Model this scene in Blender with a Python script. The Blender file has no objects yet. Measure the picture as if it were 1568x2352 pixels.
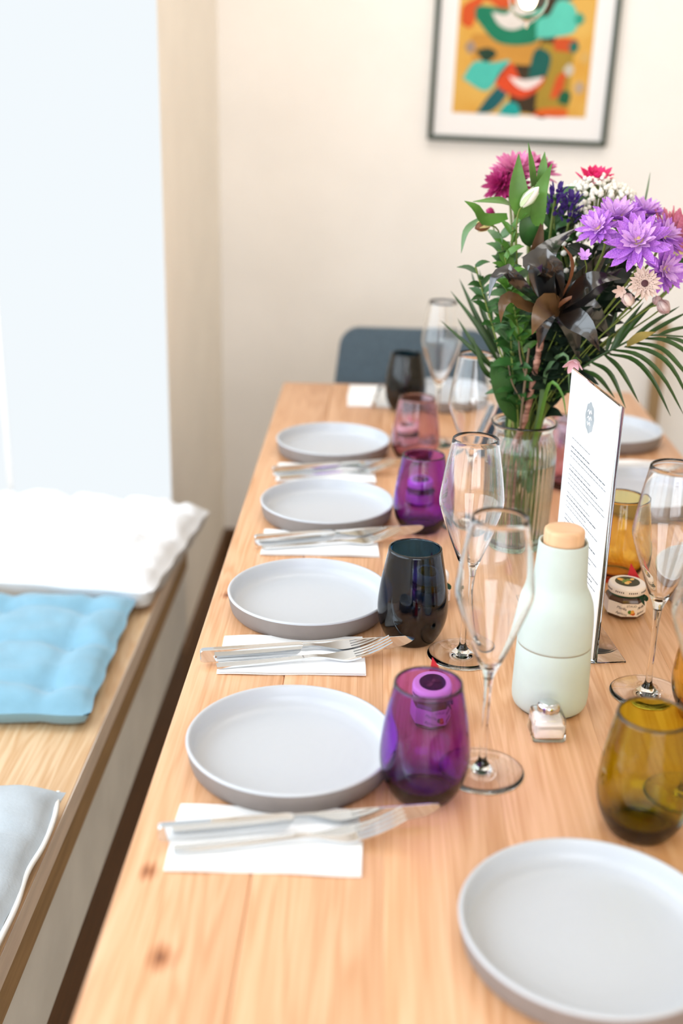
import bpy, bmesh, math, random
from mathutils import Vector, Matrix, Euler
random.seed(7)
SC = bpy.context.scene
COL = SC.collection
T = 0.75                                   # height of the table top; z values below are given above it

# ------------------------------------------------------------------ camera
cd = bpy.data.cameras.new('camera')
cam = bpy.data.objects.new('camera', cd)
COL.objects.link(cam)
_r = [[0.999222, -0.031896, 0.0232], [0.032774, 0.344227, -0.938314], [0.021942, 0.938345, 0.345004]]
_l = [0.1931, 0.0, 0.6077]
cam.matrix_world = Matrix([[*_r[0], _l[0]], [*_r[1], _l[1]], [*_r[2], _l[2] + T], [0, 0, 0, 1]])
cd.sensor_fit = 'VERTICAL'
cd.sensor_height = 36.0
cd.sensor_width = 24.0
cd.lens = 40.818
cd.clip_start = 0.02
cd.dof.use_dof = True
cd.dof.focus_distance = 1.31
cd.dof.aperture_fstop = 2.5
SC.camera = cam

# ------------------------------------------------------------------ light
w = bpy.data.worlds.new('world')
SC.world = w
w.use_nodes = True
w.node_tree.nodes['Background'].inputs[0].default_value = (0.80, 0.90, 1.0, 1)
w.node_tree.nodes['Background'].inputs[1].default_value = 1.2

def area(name, loc, target, sx, sy, power, color):
    d = bpy.data.lights.new(name, 'AREA')
    d.shape = 'RECTANGLE'
    d.size, d.size_y, d.energy, d.color = sx, sy, power, color
    o = bpy.data.objects.new(name, d)
    COL.objects.link(o)
    o.location = loc
    o.rotation_euler = (Vector(target) - Vector(loc)).to_track_quat('-Z', 'Y').to_euler()
    return o

area('window_daylight', (-1.05, 0.75, T + 0.80), (0.6, 0.95, T + 0.45), 2.9, 1.5, 29, (0.84, 0.93, 1.0))
area('rear_fill', (0.7, -2.55, T + 0.85), (0.7, 2.2, T + 0.9), 2.3, 1.6, 40, (0.95, 0.97, 1.0))  # added fill from behind the camera, brightens the far wall
area('ceiling_fill', (0.30, 2.25, T + 1.90), (0.25, 2.55, T), 1.4, 1.4, 14, (1.0, 0.96, 0.91))  # added unseen fill under the ceiling, placed to lift the far wall

vs = SC.view_settings
vs.view_transform = 'Standard'
vs.look = 'None'
vs.exposure = 0.32
vs.gamma = 1.0
vs.use_curve_mapping = False
SC.cycles.max_bounces = 13
SC.cycles.transmission_bounces = 12
SC.cycles.glossy_bounces = 5
SC.cycles.transparent_max_bounces = 16
SC.cycles.sample_clamp_indirect = 12.0
SC.cycles.blur_glossy = 0.0
SC.cycles.use_denoising = True
SC.cycles.use_adaptive_sampling = True
SC.cycles.adaptive_threshold = 0.05
SC.cycles.diffuse_bounces = 4

# ------------------------------------------------------------------ helpers: materials
def lin(h):
    h = h.lstrip('#')
    out = []
    for i in (0, 2, 4):
        c = int(h[i:i + 2], 16) / 255
        out.append(c / 12.92 if c <= 0.04045 else ((c + 0.055) / 1.055) ** 2.4)
    return (*out, 1)

def mat(name, col, rough=0.5, metal=0.0, var=0.0, scale=20.0, bump=0.0, bscale=80.0, spec=0.5, sheen=0.0, col2=None, stretch=None, coat=0.0, sss=0.0):
    m = bpy.data.materials.new(name)
    m.use_nodes = True
    nt = m.node_tree
    b = nt.nodes['Principled BSDF']
    c = lin(col) if isinstance(col, str) else (*col, 1)
    b.inputs['Base Color'].default_value = c
    b.inputs['Roughness'].default_value = rough
    b.inputs['Metallic'].default_value = metal
    b.inputs['Specular IOR Level'].default_value = spec
    if sheen:
        b.inputs['Sheen Weight'].default_value = sheen
    if coat:
        b.inputs['Coat Weight'].default_value = coat
    if sss:
        b.inputs['Subsurface Weight'].default_value = sss
        b.inputs['Subsurface Radius'].default_value = (0.004, 0.002, 0.001)
    tc = nt.nodes.new('ShaderNodeTexCoord')
    mp = nt.nodes.new('ShaderNodeMapping')
    nt.links.new(tc.outputs['Object'], mp.inputs[0])
    if stretch:
        mp.inputs['Scale'].default_value = stretch
    if var or col2:
        n = nt.nodes.new('ShaderNodeTexNoise')
        n.inputs['Scale'].default_value = scale
        n.inputs['Detail'].default_value = 4
        nt.links.new(mp.outputs[0], n.inputs[0])
        r = nt.nodes.new('ShaderNodeValToRGB')
        r.color_ramp.elements[0].position = 0.35
        r.color_ramp.elements[1].position = 0.65
        if col2:
            r.color_ramp.elements[0].color = c
            r.color_ramp.elements[1].color = lin(col2)
        else:
            r.color_ramp.elements[0].color = tuple(max(0, x * (1 - var)) for x in c[:3]) + (1,)
            r.color_ramp.elements[1].color = tuple(min(1, x * (1 + var)) for x in c[:3]) + (1,)
        nt.links.new(n.outputs[0], r.inputs[0])
        nt.links.new(r.outputs[0], b.inputs['Base Color'])
    if bump:
        n2 = nt.nodes.new('ShaderNodeTexNoise')
        n2.inputs['Scale'].default_value = bscale
        n2.inputs['Detail'].default_value = 5
        nt.links.new(mp.outputs[0], n2.inputs[0])
        bp = nt.nodes.new('ShaderNodeBump')
        bp.inputs['Strength'].default_value = bump
        bp.inputs['Distance'].default_value = 0.002
        nt.links.new(n2.outputs[0], bp.inputs['Height'])
        nt.links.new(bp.outputs[0], b.inputs['Normal'])
    return m

def glass(name, sigma=None, ior=1.48, rough=0.0, tint=(1, 1, 1)):
    """real glass; sigma = absorption per metre for r, g, b"""
    m = bpy.data.materials.new(name)
    m.use_nodes = True
    nt = m.node_tree
    nt.nodes.remove(nt.nodes['Principled BSDF'])
    out = nt.nodes['Material Output']
    g = nt.nodes.new('ShaderNodeBsdfGlass')
    g.inputs['Color'].default_value = (*tint, 1)
    g.inputs['IOR'].default_value = ior
    g.inputs['Roughness'].default_value = rough
    nt.links.new(g.outputs[0], out.inputs['Surface'])
    if sigma:
        d = max(sigma)
        v = nt.nodes.new('ShaderNodeVolumeAbsorption')
        v.inputs['Color'].default_value = (1 - sigma[0] / d, 1 - sigma[1] / d, 1 - sigma[2] / d, 1)
        v.inputs['Density'].default_value = d
        nt.links.new(v.outputs[0], out.inputs['Volume'])
    return m

def emis(name, col, strength):
    m = bpy.data.materials.new(name)
    m.use_nodes = True
    nt = m.node_tree
    nt.nodes.remove(nt.nodes['Principled BSDF'])
    e = nt.nodes.new('ShaderNodeEmission')
    e.inputs[0].default_value = lin(col) if isinstance(col, str) else (*col, 1)
    e.inputs[1].default_value = strength
    nt.links.new(e.outputs[0], nt.nodes['Material Output'].inputs['Surface'])
    return m

def oak(name, light, dark, rough=0.36, along='Y', knots=(), rnd=0.10, sat=1.0):
    """straight-grained oak: stretched noise for figure, fine pores, a few knots"""
    m = bpy.data.materials.new(name)
    m.use_nodes = True
    nt = m.node_tree
    L = nt.links.new
    b = nt.nodes['Principled BSDF']
    b.inputs['Specular IOR Level'].default_value = 0.45
    geo = nt.nodes.new('ShaderNodeNewGeometry')
    oi = nt.nodes.new('ShaderNodeObjectInfo')
    off = nt.nodes.new('ShaderNodeVectorMath'); off.operation = 'SCALE'
    off.inputs[0].default_value = (3.1, 7.7, 1.3)
    L(oi.outputs['Random'], off.inputs['Scale'])
    add = nt.nodes.new('ShaderNodeVectorMath'); add.operation = 'ADD'
    L(geo.outputs['Position'], add.inputs[0]); L(off.outputs[0], add.inputs[1])
    def noise(sc, scale, detail, dist=0.0):
        mp = nt.nodes.new('ShaderNodeMapping')
        mp.inputs['Scale'].default_value = sc if along == 'Y' else (sc[1], sc[0], sc[2])
        L(add.outputs[0], mp.inputs[0])
        n = nt.nodes.new('ShaderNodeTexNoise')
        n.inputs['Scale'].default_value = scale
        n.inputs['Detail'].default_value = detail
        n.inputs['Distortion'].default_value = dist
        L(mp.outputs[0], n.inputs[0])
        return n
    fig = noise((14, 0.9, 6), 1.6, 3, 1.2)       # broad figure
    pores = noise((160, 3.2, 40), 2.2, 2)         # fine pores
    ring = nt.nodes.new('ShaderNodeMath'); ring.operation = 'SINE'
    mul = nt.nodes.new('ShaderNodeMath'); mul.operation = 'MULTIPLY'; mul.inputs[1].default_value = 46
    L(fig.outputs[0], mul.inputs[0]); L(mul.outputs[0], ring.inputs[0])
    r1 = nt.nodes.new('ShaderNodeMapRange'); r1.inputs[1].default_value = -1; r1.inputs[2].default_value = 1
    L(ring.outputs[0], r1.inputs[0])
    mixa = nt.nodes.new('ShaderNodeMix'); mixa.data_type = 'FLOAT'; mixa.inputs[0].default_value = 0.5
    L(fig.outputs[0], mixa.inputs[2]); L(r1.outputs[0], mixa.inputs[3])
    mixb = nt.nodes.new('ShaderNodeMix'); mixb.data_type = 'FLOAT'; mixb.inputs[0].default_value = 0.55
    L(mixa.outputs[0], mixb.inputs[2]); L(pores.outputs[0], mixb.inputs[3])
    ramp = nt.nodes.new('ShaderNodeValToRGB')
    ramp.color_ramp.elements[0].position = 0.30; ramp.color_ramp.elements[0].color = lin(dark)
    ramp.color_ramp.elements[1].position = 0.66; ramp.color_ramp.elements[1].color = lin(light)
    L(mixb.outputs[0], ramp.inputs[0])
    hsv = nt.nodes.new('ShaderNodeHueSaturation')
    hsv.inputs['Saturation'].default_value = sat
    rv = nt.nodes.new('ShaderNodeMapRange'); rv.inputs[3].default_value = 1 - rnd; rv.inputs[4].default_value = 1 + rnd
    L(oi.outputs['Random'], rv.inputs[0]); L(rv.outputs[0], hsv.inputs['Value'])
    L(ramp.outputs[0], hsv.inputs['Color'])
    cur = hsv.outputs[0]
    for (kx, ky, rad) in knots:
        d = nt.nodes.new('ShaderNodeVectorMath'); d.operation = 'SUBTRACT'
        L(geo.outputs['Position'], d.inputs[0]); d.inputs[1].default_value = (kx, ky, T)
        s = nt.nodes.new('ShaderNodeVectorMath'); s.operation = 'MULTIPLY'
        L(d.outputs[0], s.inputs[0]); s.inputs[1].default_value = (1 / rad, 0.62 / rad, 0)
        ln = nt.nodes.new('ShaderNodeVectorMath'); ln.operation = 'LENGTH'
        L(s.outputs[0], ln.inputs[0])
        wob = nt.nodes.new('ShaderNodeMath'); wob.operation = 'MULTIPLY_ADD'
        L(pores.outputs[0], wob.inputs[0]); wob.inputs[1].default_value = 0.8; L(ln.outputs['Value'], wob.inputs[2])
        kr = nt.nodes.new('ShaderNodeValToRGB')
        kr.color_ramp.elements[0].position = 0.35; kr.color_ramp.elements[0].color = (0.10, 0.035, 0.012, 1)
        kr.color_ramp.elements[1].position = 1.0; kr.color_ramp.elements[1].color = (1, 1, 1, 1)
        e = kr.color_ramp.elements.new(0.62); e.color = (0.62, 0.42, 0.28, 1)
        L(wob.outputs[0], kr.inputs[0])
        mx = nt.nodes.new('ShaderNodeMix'); mx.data_type = 'RGBA'; mx.blend_type = 'MULTIPLY'; mx.inputs[0].default_value = 1
        L(cur, mx.inputs[6]); L(kr.outputs[0], mx.inputs[7])
        cur = mx.outputs[2]
    L(cur, b.inputs['Base Color'])
    b.inputs['Roughness'].default_value = rough
    bp = nt.nodes.new('ShaderNodeBump'); bp.inputs['Strength'].default_value = 0.10; bp.inputs['Distance'].default_value = 0.001
    L(pores.outputs[0], bp.inputs['Height']); L(bp.outputs[0], b.inputs['Normal'])
    return m

# ------------------------------------------------------------------ helpers: objects
def props(o, label=None, cat=None, group=None, kind=None):
    if label: o['label'] = label
    if cat: o['category'] = cat
    if group: o['group'] = group
    if kind: o['kind'] = kind
    return o

def thing(name, label, cat, loc=(0, 0, 0), rotz=0.0, group=None):
    o = bpy.data.objects.new(name, None)
    COL.objects.link(o)
    o.empty_display_size = 0.02
    o.location = (loc[0], loc[1], loc[2] + T)
    o.rotation_euler = (0, 0, rotz)
    return props(o, label, cat, group)

def obj(name, me, m=None, parent=None, sharp=35, kind=None):
    o = bpy.data.objects.new(name, me)
    COL.objects.link(o)
    if m is not None:
        for x in (m if isinstance(m, (list, tuple)) else [m]):
            if len(me.materials) < (len(m) if isinstance(m, (list, tuple)) else 1):
                me.materials.append(x)
    if parent is not None:
        o.parent = parent
    if kind:
        o['kind'] = kind
    return o

def mesh(verts, faces, smooth=True, sharp=35, mi=None):
    me = bpy.data.meshes.new('m')
    me.from_pydata([tuple(v) for v in verts], [], faces)
    if mi:
        me.polygons.foreach_set('material_index', mi)
    me.update()
    if smooth:
        me.polygons.foreach_set('use_smooth', [True] * len(me.polygons))
        if sharp:
            me.set_sharp_from_angle(angle=math.radians(sharp))
    return me

def bm_mesh(bm, smooth=True, sharp=35):
    bmesh.ops.recalc_face_normals(bm, faces=bm.faces)
    me = bpy.data.meshes.new('m')
    bm.to_mesh(me); bm.free()
    if smooth:
        me.polygons.foreach_set('use_smooth', [True] * len(me.polygons))
        if sharp:
            me.set_sharp_from_angle(angle=math.radians(sharp))
    return me

def box(x0, x1, y0, y1, z0, z1, bev=0.0, seg=2):
    bm = bmesh.new()
    bmesh.ops.create_cube(bm, size=1)
    for v in bm.verts:
        v.co = ((x0 + x1) / 2 + v.co.x * (x1 - x0), (y0 + y1) / 2 + v.co.y * (y1 - y0), (z0 + z1) / 2 + v.co.z * (z1 - z0))
    if bev:
        bmesh.ops.bevel(bm, geom=list(bm.edges), offset=bev, segments=seg, profile=0.5, affect='EDGES')
    return bm_mesh(bm)

def lathe(prof, seg=48, cap0=False, cap1=False, closed=False, ribs=0, amp=None, sharp=40, half=0.0):
    """turn (r, z) points around z; r == 0 collapses to a point"""
    V, F = [], []
    rows = []
    for k, (r, z) in enumerate(prof):
        if r < 1e-7:
            rows.append([len(V)]); V.append((0, 0, z))
        else:
            row = []
            for i in range(seg):
                a = 2 * math.pi * (i + half) / seg
                rr = r + (amp[k] * math.cos(ribs * a) if ribs else 0)
                row.append(len(V)); V.append((rr * math.cos(a), rr * math.sin(a), z))
            rows.append(row)
    pairs = list(zip(rows[:-1], rows[1:])) + ([(rows[-1], rows[0])] if closed else [])
    for a, b in pairs:
        if len(a) == 1 and len(b) == 1:
            continue
        for i in range(seg):
            j = (i + 1) % seg
            if len(a) == 1:
                F.append((a[0], b[j], b[i]))
            elif len(b) == 1:
                F.append((a[i], a[j], b[0]))
            else:
                F.append((a[i], a[j], b[j], b[i]))
    if cap0 and len(rows[0]) > 1: F.append(tuple(reversed(rows[0])))
    if cap1 and len(rows[-1]) > 1: F.append(tuple(rows[-1]))
    return mesh(V, F, True, sharp)

def spline(pts, n):
    """Catmull-Rom through pts (tuples of any length), n samples"""
    P = [Vector(p) for p in pts]
    if len(P) == 2:
        return [P[0].lerp(P[1], i / (n - 1)) for i in range(n)]
    P = [P[0] * 2 - P[1]] + P + [P[-1] * 2 - P[-2]]
    m = len(P) - 3
    out = []
    for i in range(n):
        u = i / (n - 1) * m
        k = min(int(u), m - 1); t = u - k
        a, b, c, d = P[k:k + 4]
        out.append(0.5 * ((2 * b) + (c - a) * t + (2 * a - 5 * b + 4 * c - d) * t * t + (3 * b - a - 3 * c + d) * t ** 3))
    return out

def prof_smooth(prof, n):
    return [tuple(max(0.0, p[0]) if k == 0 else p[k] for k in range(2)) for p in spline([(a, b, 0) for a, b in prof], n)]

def tube(pts, rad, seg=8, n=None, caps=True):
    P = spline(pts, n) if n else [Vector(p) for p in pts]
    N = len(P)
    V, F = [], []
    up = Vector((0.31, 0.2, 0.93)).normalized()
    for i, q in enumerate(P):
        t = (P[min(i + 1, N - 1)] - P[max(i - 1, 0)]).normalized()
        a = t.cross(up)
        if a.length < 1e-4: a = t.cross(Vector((1, 0, 0)))
        a.normalize(); b = t.cross(a)
        r = rad(i / (N - 1)) if callable(rad) else rad
        for k in range(seg):
            th = 2 * math.pi * k / seg
            V.append(q + (a * math.cos(th) + b * math.sin(th)) * r)
    for i in range(N - 1):
        for k in range(seg):
            j = (k + 1) % seg
            F.append((i * seg + k, i * seg + j, (i + 1) * seg + j, (i + 1) * seg + k))
    if caps:
        F.append(tuple(reversed(range(seg)))); F.append(tuple(range((N - 1) * seg, N * seg)))
    return mesh(V, F, True, 60)

def leaf(pts, width, facing=(0, -1, 0.35), fold=0.22, n=9, tip=1.0, thick=0.0005, shape='lance', droop=0.0):
    """a leaf blade with real thickness along a spine; 'facing' is the side its upper face turns to"""
    P = spline(pts, n)
    fc = Vector(facing).normalized()
    rows = []
    for i, q in enumerate(P):
        u = i / (n - 1)
        t = (P[min(i + 1, n - 1)] - P[max(i - 1, 0)]).normalized()
        s = t.cross(fc)
        if s.length < 0.15: s = t.cross(Vector((1, 0, 0)))
        s.normalize(); nr = s.cross(t).normalized()
        if shape == 'lance': wv = math.sin(math.pi * min(1, (0.10 + 0.90 * u)) ** 0.8)
        elif shape == 'strap': wv = min(1, 0.45 + 2.2 * u) * min(1, (1 - u) * 2.4) ** 0.7
        else: wv = math.sin(math.pi * (0.06 + 0.94 * u)) ** 0.75
        hw = max(width * 0.5 * wv, width * 0.015)
        rows.append([(q + s * (hw * e) + nr * (abs(e) * hw * fold)) for e in (-1, -0.5, 0, 0.5, 1)] + [nr])
    V, F = [], []
    for side in (0.5, -0.5):
        for r in rows:
            for k in range(5): V.append(r[k] + r[5] * (thick * side))
    m = 5 * n
    for i in range(n - 1):
        for k in range(4):
            a = i * 5 + k
            F.append((a, a + 5, a + 6, a + 1)); F.append((m + a, m + a + 1, m + a + 6, m + a + 5))
        a = i * 5
        F.append((a, m + a, m + a + 5, a + 5)); a += 4
        F.append((a, a + 5, m + a + 5, m + a))
    F.append((0, 1, 2, 3, 4, m + 4, m + 3, m + 2, m + 1, m)); e = (n - 1) * 5
    F.append((e + 4, e + 3, e + 2, e + 1, e, m + e, m + e + 1, m + e + 2, m + e + 3, m + e + 4))
    return mesh(V, F, True, 50)

def rel(pts, o):
    b = Vector(o)
    return [tuple(Vector(p) - b) for p in pts]

def copy_tree(o, loc=None, rotz=None, label=None, parent=None):
    c = o.copy(); COL.objects.link(c)
    c.parent = parent
    if loc is not None: c.location = (loc[0], loc[1], loc[2] + T)
    if rotz is not None: c.rotation_euler = (0, 0, rotz)
    if label: c['label'] = label
    for ch in list(o.children):
        copy_tree(ch, parent=c)
    return c

def text_mesh(body, size, shear=0.0):
    cu = bpy.data.curves.new('t', 'FONT')
    cu.body = body; cu.size = size; cu.shear = shear; cu.align_x = 'CENTER'; cu.align_y = 'CENTER'; cu.extrude = 0.00008
    cu.resolution_u = 3
    o = bpy.data.objects.new('t', cu); COL.objects.link(o)
    dg = bpy.context.evaluated_depsgraph_get()
    me = bpy.data.meshes.new_from_object(o.evaluated_get(dg))
    bpy.data.objects.remove(o); bpy.data.curves.remove(cu)
    return me

# ------------------------------------------------------------------ materials
M = {}
M['wall'] = mat('wall_paint', '#FBF4EA', 0.9, var=0.02, scale=6, bump=0.05, bscale=220)
M['wall_far'] = mat('far_wall_paint', '#FAF5F0', 0.9, var=0.02, scale=5, bump=0.05, bscale=220)
M['wall_tan'] = mat('tan_wall_paint', '#E0CDB0', 0.9, var=0.03, scale=5)
M['ceiling'] = mat('ceiling_paint', '#F7F1E8', 0.9, var=0.01)
M['floor'] = mat('floor_screed', '#8F867C', 0.6, var=0.10, scale=4, bump=0.1)
M['trim'] = mat('brown_trim', '#6A4A2C', 0.5, var=0.15, scale=12, stretch=(1, 1, 12))
M['white_paint'] = mat('white_frame_paint', '#F4F6F7', 0.45, var=0.01)
M['table'] = oak('table_oak', '#DEAE86', '#C89266', 0.36, knots=((0.023, 0.786, 0.016), (0.051, 0.687, 0.020), (0.018, 1.335, 0.014)), rnd=0.05)
M['table_dark'] = oak('table_leg_oak', '#B98550', '#8A5B30', 0.5)
M['bench'] = oak('bench_oak', '#EACBA4', '#D4A878', 0.40, rnd=0.06)
M['bench_edge'] = mat('bench_edge_wood', '#E6D6C6', 0.6, var=0.08, scale=14, stretch=(6, 0.6, 6))
M['bench_apron'] = mat('bench_apron_wood', '#A98A62', 0.65, var=0.12, scale=14, stretch=(6, 0.6, 6))
M['bench_panel'] = mat('bench_grey_panel', '#F0F1EE', 0.75, var=0.06, scale=7)
M['plate_out'] = mat('plate_matte_stoneware', '#857B76', 0.75, var=0.03, scale=60, bump=0.06, bscale=500)
M['paper'] = mat('napkin_paper', '#F6F7F8', 0.9, var=0.01, bump=0.15, bscale=400)
M['steel'] = mat('polished_steel', '#D6D8DA', 0.07, 1.0, var=0.02)
M['mill'] = mat('mill_soft_green', '#C2CEC7', 0.5, var=0.01, scale=90, spec=0.35)
M['mill_dark'] = mat('mill_black_foot', '#15130F', 0.6)
M['seam'] = mat('mill_seam_brown', '#8A7A62', 0.6)
M['beech'] = mat('beech_cap', '#DDB087', 0.5, var=0.10, scale=18, stretch=(1, 9, 1))
M['salt'] = mat('fine_salt', '#F5EDE8', 0.95, var=0.02, bump=0.2, bscale=900)
M['slate'] = mat('slate_fabric', '#4C5D69', 0.85, var=0.10, scale=120, bump=0.15, bscale=600, sheen=0.3)
M['black_metal'] = mat('black_leg_metal', '#22211F', 0.45, 0.4)
M['frame'] = mat('frame_dark_green', '#3E4A40', 0.35, var=0.04)
M['frame_side'] = mat('frame_olive', '#6E6345', 0.4)
M['mount'] = mat('picture_mount', '#F5F2F2', 0.85)
M['clear'] = glass('clear_glass', (3, 2, 2.5), 1.5)
M['vase'] = glass('vase_glass', (10, 4, 7), 1.47)
M['water'] = glass('water', (2.5, 1, 1.5), 1.33)
M['acrylic'] = glass('acrylic', (0.6, 0.4, 0.4), 1.25)
M['g_purple'] = glass('purple_glass', (250, 640, 130), 1.5)
M['g_violet'] = glass('violet_glass', (230, 640, 100), 1.5)
M['g_petrol'] = glass('petrol_glass', (1500, 980, 680), 1.5)
M['g_black'] = glass('dark_teal_glass', (2200, 1300, 1150), 1.5)
M['g_mauve'] = glass('mauve_glass', (80, 190, 130), 1.5)
M['g_olive'] = glass('olive_glass', (150, 185, 1100), 1.5)
M['g_amber'] = glass('amber_glass', (25, 85, 420), 1.5)
M['bulb_glass'] = glass('bulb_glass', (1, 3, 8), 1.2)
M['blue_cloth'] = mat('sky_blue_cotton', '#80B0C8', 0.9, var=0.05, scale=30, bump=0.25, bscale=180, sheen=0.3)
M['white_cloth'] = mat('white_cotton', '#F1F4F8', 0.9, var=0.01, bump=0.2, bscale=180, sheen=0.2)
M['grey_cloth'] = mat('pale_grey_linen', '#B4BEC6', 0.9, var=0.06, scale=24, bump=0.3, bscale=240, sheen=0.2)
M['piping'] = mat('cushion_piping', '#F3F3F0', 0.9, bump=0.2)
M['jam'] = mat('dark_jam', '#4A2A14', 0.15, var=0.2, scale=60, coat=0.6)
M['lid'] = mat('cream_lid', '#EFE2DC', 0.35, var=0.01)
M['label'] = mat('label_paper', '#EAD9D0', 0.7, var=0.01)
M['ink'] = mat('dark_ink', '#5A4A44', 0.8)
M['ink_grey'] = mat('menu_ink', '#5E656B', 0.9)
M['emblem'] = mat('emblem_grey', '#8F969B', 0.8, col2='#A9B0B4', scale=40)
M['ribbon'] = mat('dark_green_ribbon', '#0F3A22', 0.4, var=0.1)
M['red'] = mat('red_tag_paper', '#C9202C', 0.6, var=0.04)
M['navy'] = mat('navy_card', '#173A52', 0.6, var=0.06)
M['menu'] = mat('menu_paper', '#F3F5F9', 0.8)
M['post'] = mat('brown_post_wood', '#9A7C54', 0.6, var=0.12, scale=10, stretch=(6, 6, 0.7))
M['lf_green'] = mat('fresh_leaf', '#4E7A2C', 0.42, var=0.22, scale=30)
M['lf_pale'] = mat('pale_bud_green', '#B9C79A', 0.5, var=0.1, scale=60)
M['lf_mid'] = mat('sage_leaf', '#5E7F56', 0.5, var=0.22, scale=30)
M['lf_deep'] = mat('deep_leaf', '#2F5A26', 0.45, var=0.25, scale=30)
M['lf_dark'] = mat('dark_green_leaf', '#17281A', 0.5, var=0.3, scale=30)  # blackish green foliage colour for the dense sprigs
M['lf_palm'] = mat('palm_leaf', '#2E4A1C', 0.4, var=0.2, scale=30)
M['lf_bronze'] = mat('cordyline_leaf', '#0A0D12', 0.22, col2='#17110D', scale=14, spec=0.9, coat=0.7)
M['lf_gold'] = mat('cordyline_bronze', '#3A2614', 0.28, col2='#6E5030', scale=18)
M['lf_sheath'] = mat('dry_palm_sheath', '#9A8440', 0.6, var=0.2, scale=40)
M['pt_pale'] = mat('pale_pink_petal', '#E2B4BE', 0.55, var=0.06, scale=40)
M['lf_rust'] = mat('rust_leaf', '#7A4A2C', 0.5, var=0.2, scale=30)
M['stem'] = mat('green_stem', '#6B7B33', 0.5, var=0.15, scale=20)
M['stem_pink'] = mat('cordyline_stem', '#B08272', 0.6, col2='#6E4638', scale=60, stretch=(1, 1, 3))
M['twig'] = mat('brown_twig', '#6B5844', 0.7, var=0.2, scale=40)
M['pt_violet'] = mat('violet_petal', '#C986E0', 0.55, col2='#A658D0', scale=22, sss=0.0)
M['pt_lilac'] = mat('lilac_petal', '#E6BCEA', 0.55, col2='#CE92E4', scale=22)
M['pt_magenta'] = mat('magenta_petal', '#B8206E', 0.55, col2='#8A1458', scale=25)
M['pt_pink'] = mat('pink_petal', '#E390B8', 0.55, col2='#CC5C98', scale=25)
M['pt_rose'] = mat('rose_petal', '#DC8A9C', 0.55, col2='#CE6E80', scale=25)
M['pt_hot'] = mat('hot_pink_petal', '#E0206C', 0.55, var=0.1)
M['pt_purple'] = mat('deep_purple_petal', '#43207E', 0.6, var=0.2, scale=40)
M['pt_yellow'] = mat('flower_centre', '#DDC98A', 0.7, var=0.15, scale=300)
M['pt_star'] = mat('astrantia_bract', '#D9BFB2', 0.6, var=0.08, scale=60)
M['pt_dot'] = mat('astrantia_floret', '#4A1E26', 0.6)
M['pt_white'] = mat('white_floret', '#F4F1E6', 0.7, var=0.03)
M['pt_bud'] = mat('bud_pink', '#A0706E', 0.6, col2='#D8C4C0', scale=120, stretch=(1, 1, 0.2))

def ring_glaze():
    m = mat('plate_white_glaze', '#BFC3C9', 0.30, spec=0.5)
    nt = m.node_tree; b = nt.nodes['Principled BSDF']
    tc = nt.nodes.new('ShaderNodeTexCoord')
    wv = nt.nodes.new('ShaderNodeTexWave'); wv.wave_type = 'RINGS'; wv.rings_direction = 'Z'
    wv.inputs['Scale'].default_value = 28; wv.inputs['Distortion'].default_value = 0.6
    nt.links.new(tc.outputs['Object'], wv.inputs[0])
    bp = nt.nodes.new('ShaderNodeBump'); bp.inputs['Strength'].default_value = 0.06; bp.inputs['Distance'].default_value = 0.0012
    nt.links.new(wv.outputs[1], bp.inputs['Height']); nt.links.new(bp.outputs[0], b.inputs['Normal'])
    return m
M['glaze'] = ring_glaze()

# ------------------------------------------------------------------ the room
def struct(name, me, m, parent=None):
    o = obj(name, me, m, parent)
    if parent is None: o['kind'] = 'structure'
    return o

YF, XL, XN, XR, YB, ZC = 3.20, -0.232, -0.80, 2.3, -2.6, 2.70
struct('floor', box(XN - 0.1, XR + 0.1, YB - 0.1, YF + 0.1, -0.06, 0.0), M['floor'])
struct('ceiling', box(XN - 0.1, XR + 0.1, YB - 0.1, YF + 0.1, ZC, ZC + 0.06), M['ceiling'])
struct('wall_far', box(XL - 0.02, XR + 0.1, YF, YF + 0.1, 0.0, ZC), M['wall_far'])
struct('wall_left', box(XL - 0.10, XL, 2.352, YF, 0.0, ZC), M['wall'])
struct('wall_right', box(XR, XR + 0.1, YB, YF, 0.0, ZC), M['wall_tan'])
# wall behind the bench with its window opening, wall behind the camera with an opening behind the added fill light
bm = bmesh.new()
def addbox(bm, x0, x1, y0, y1, z0, z1):
    r = bmesh.ops.create_cube(bm, size=1)
    for v in r['verts']:
        v.co = ((x0 + x1) / 2 + v.co.x * (x1 - x0), (y0 + y1) / 2 + v.co.y * (y1 - y0), (z0 + z1) / 2 + v.co.z * (z1 - z0))
for a in ((-0.8, 2.4, 0, 0.80), (-0.8, 2.4, 2.30, ZC), (YB, -0.8, 0, ZC), (2.27, 2.4, 0.80, 2.30)):
    addbox(bm, XN - 0.1, XN, a[0], a[1], a[2], a[3])
struct('wall_bench', bm_mesh(bm, False), M['wall'])
bm = bmesh.new()
for a in ((XN, -0.5, 0, ZC), (1.9, XR, 0, ZC), (-0.5, 1.9, 0, 0.75), (-0.5, 1.9, 2.4, ZC)):
    addbox(bm, a[0], a[1], YB - 0.1, YB, a[2], a[3])
struct('wall_back', bm_mesh(bm, False), M['wall'])
struct('baseboard_far', box(XL + 0.012, XR, YF - 0.014, YF, 0.0, 0.12, 0.003), M['trim'])
struct('baseboard_left', box(XL, XL + 0.012, 2.36, YF, 0.0, 0.12, 0.003), M['trim'])
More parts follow.
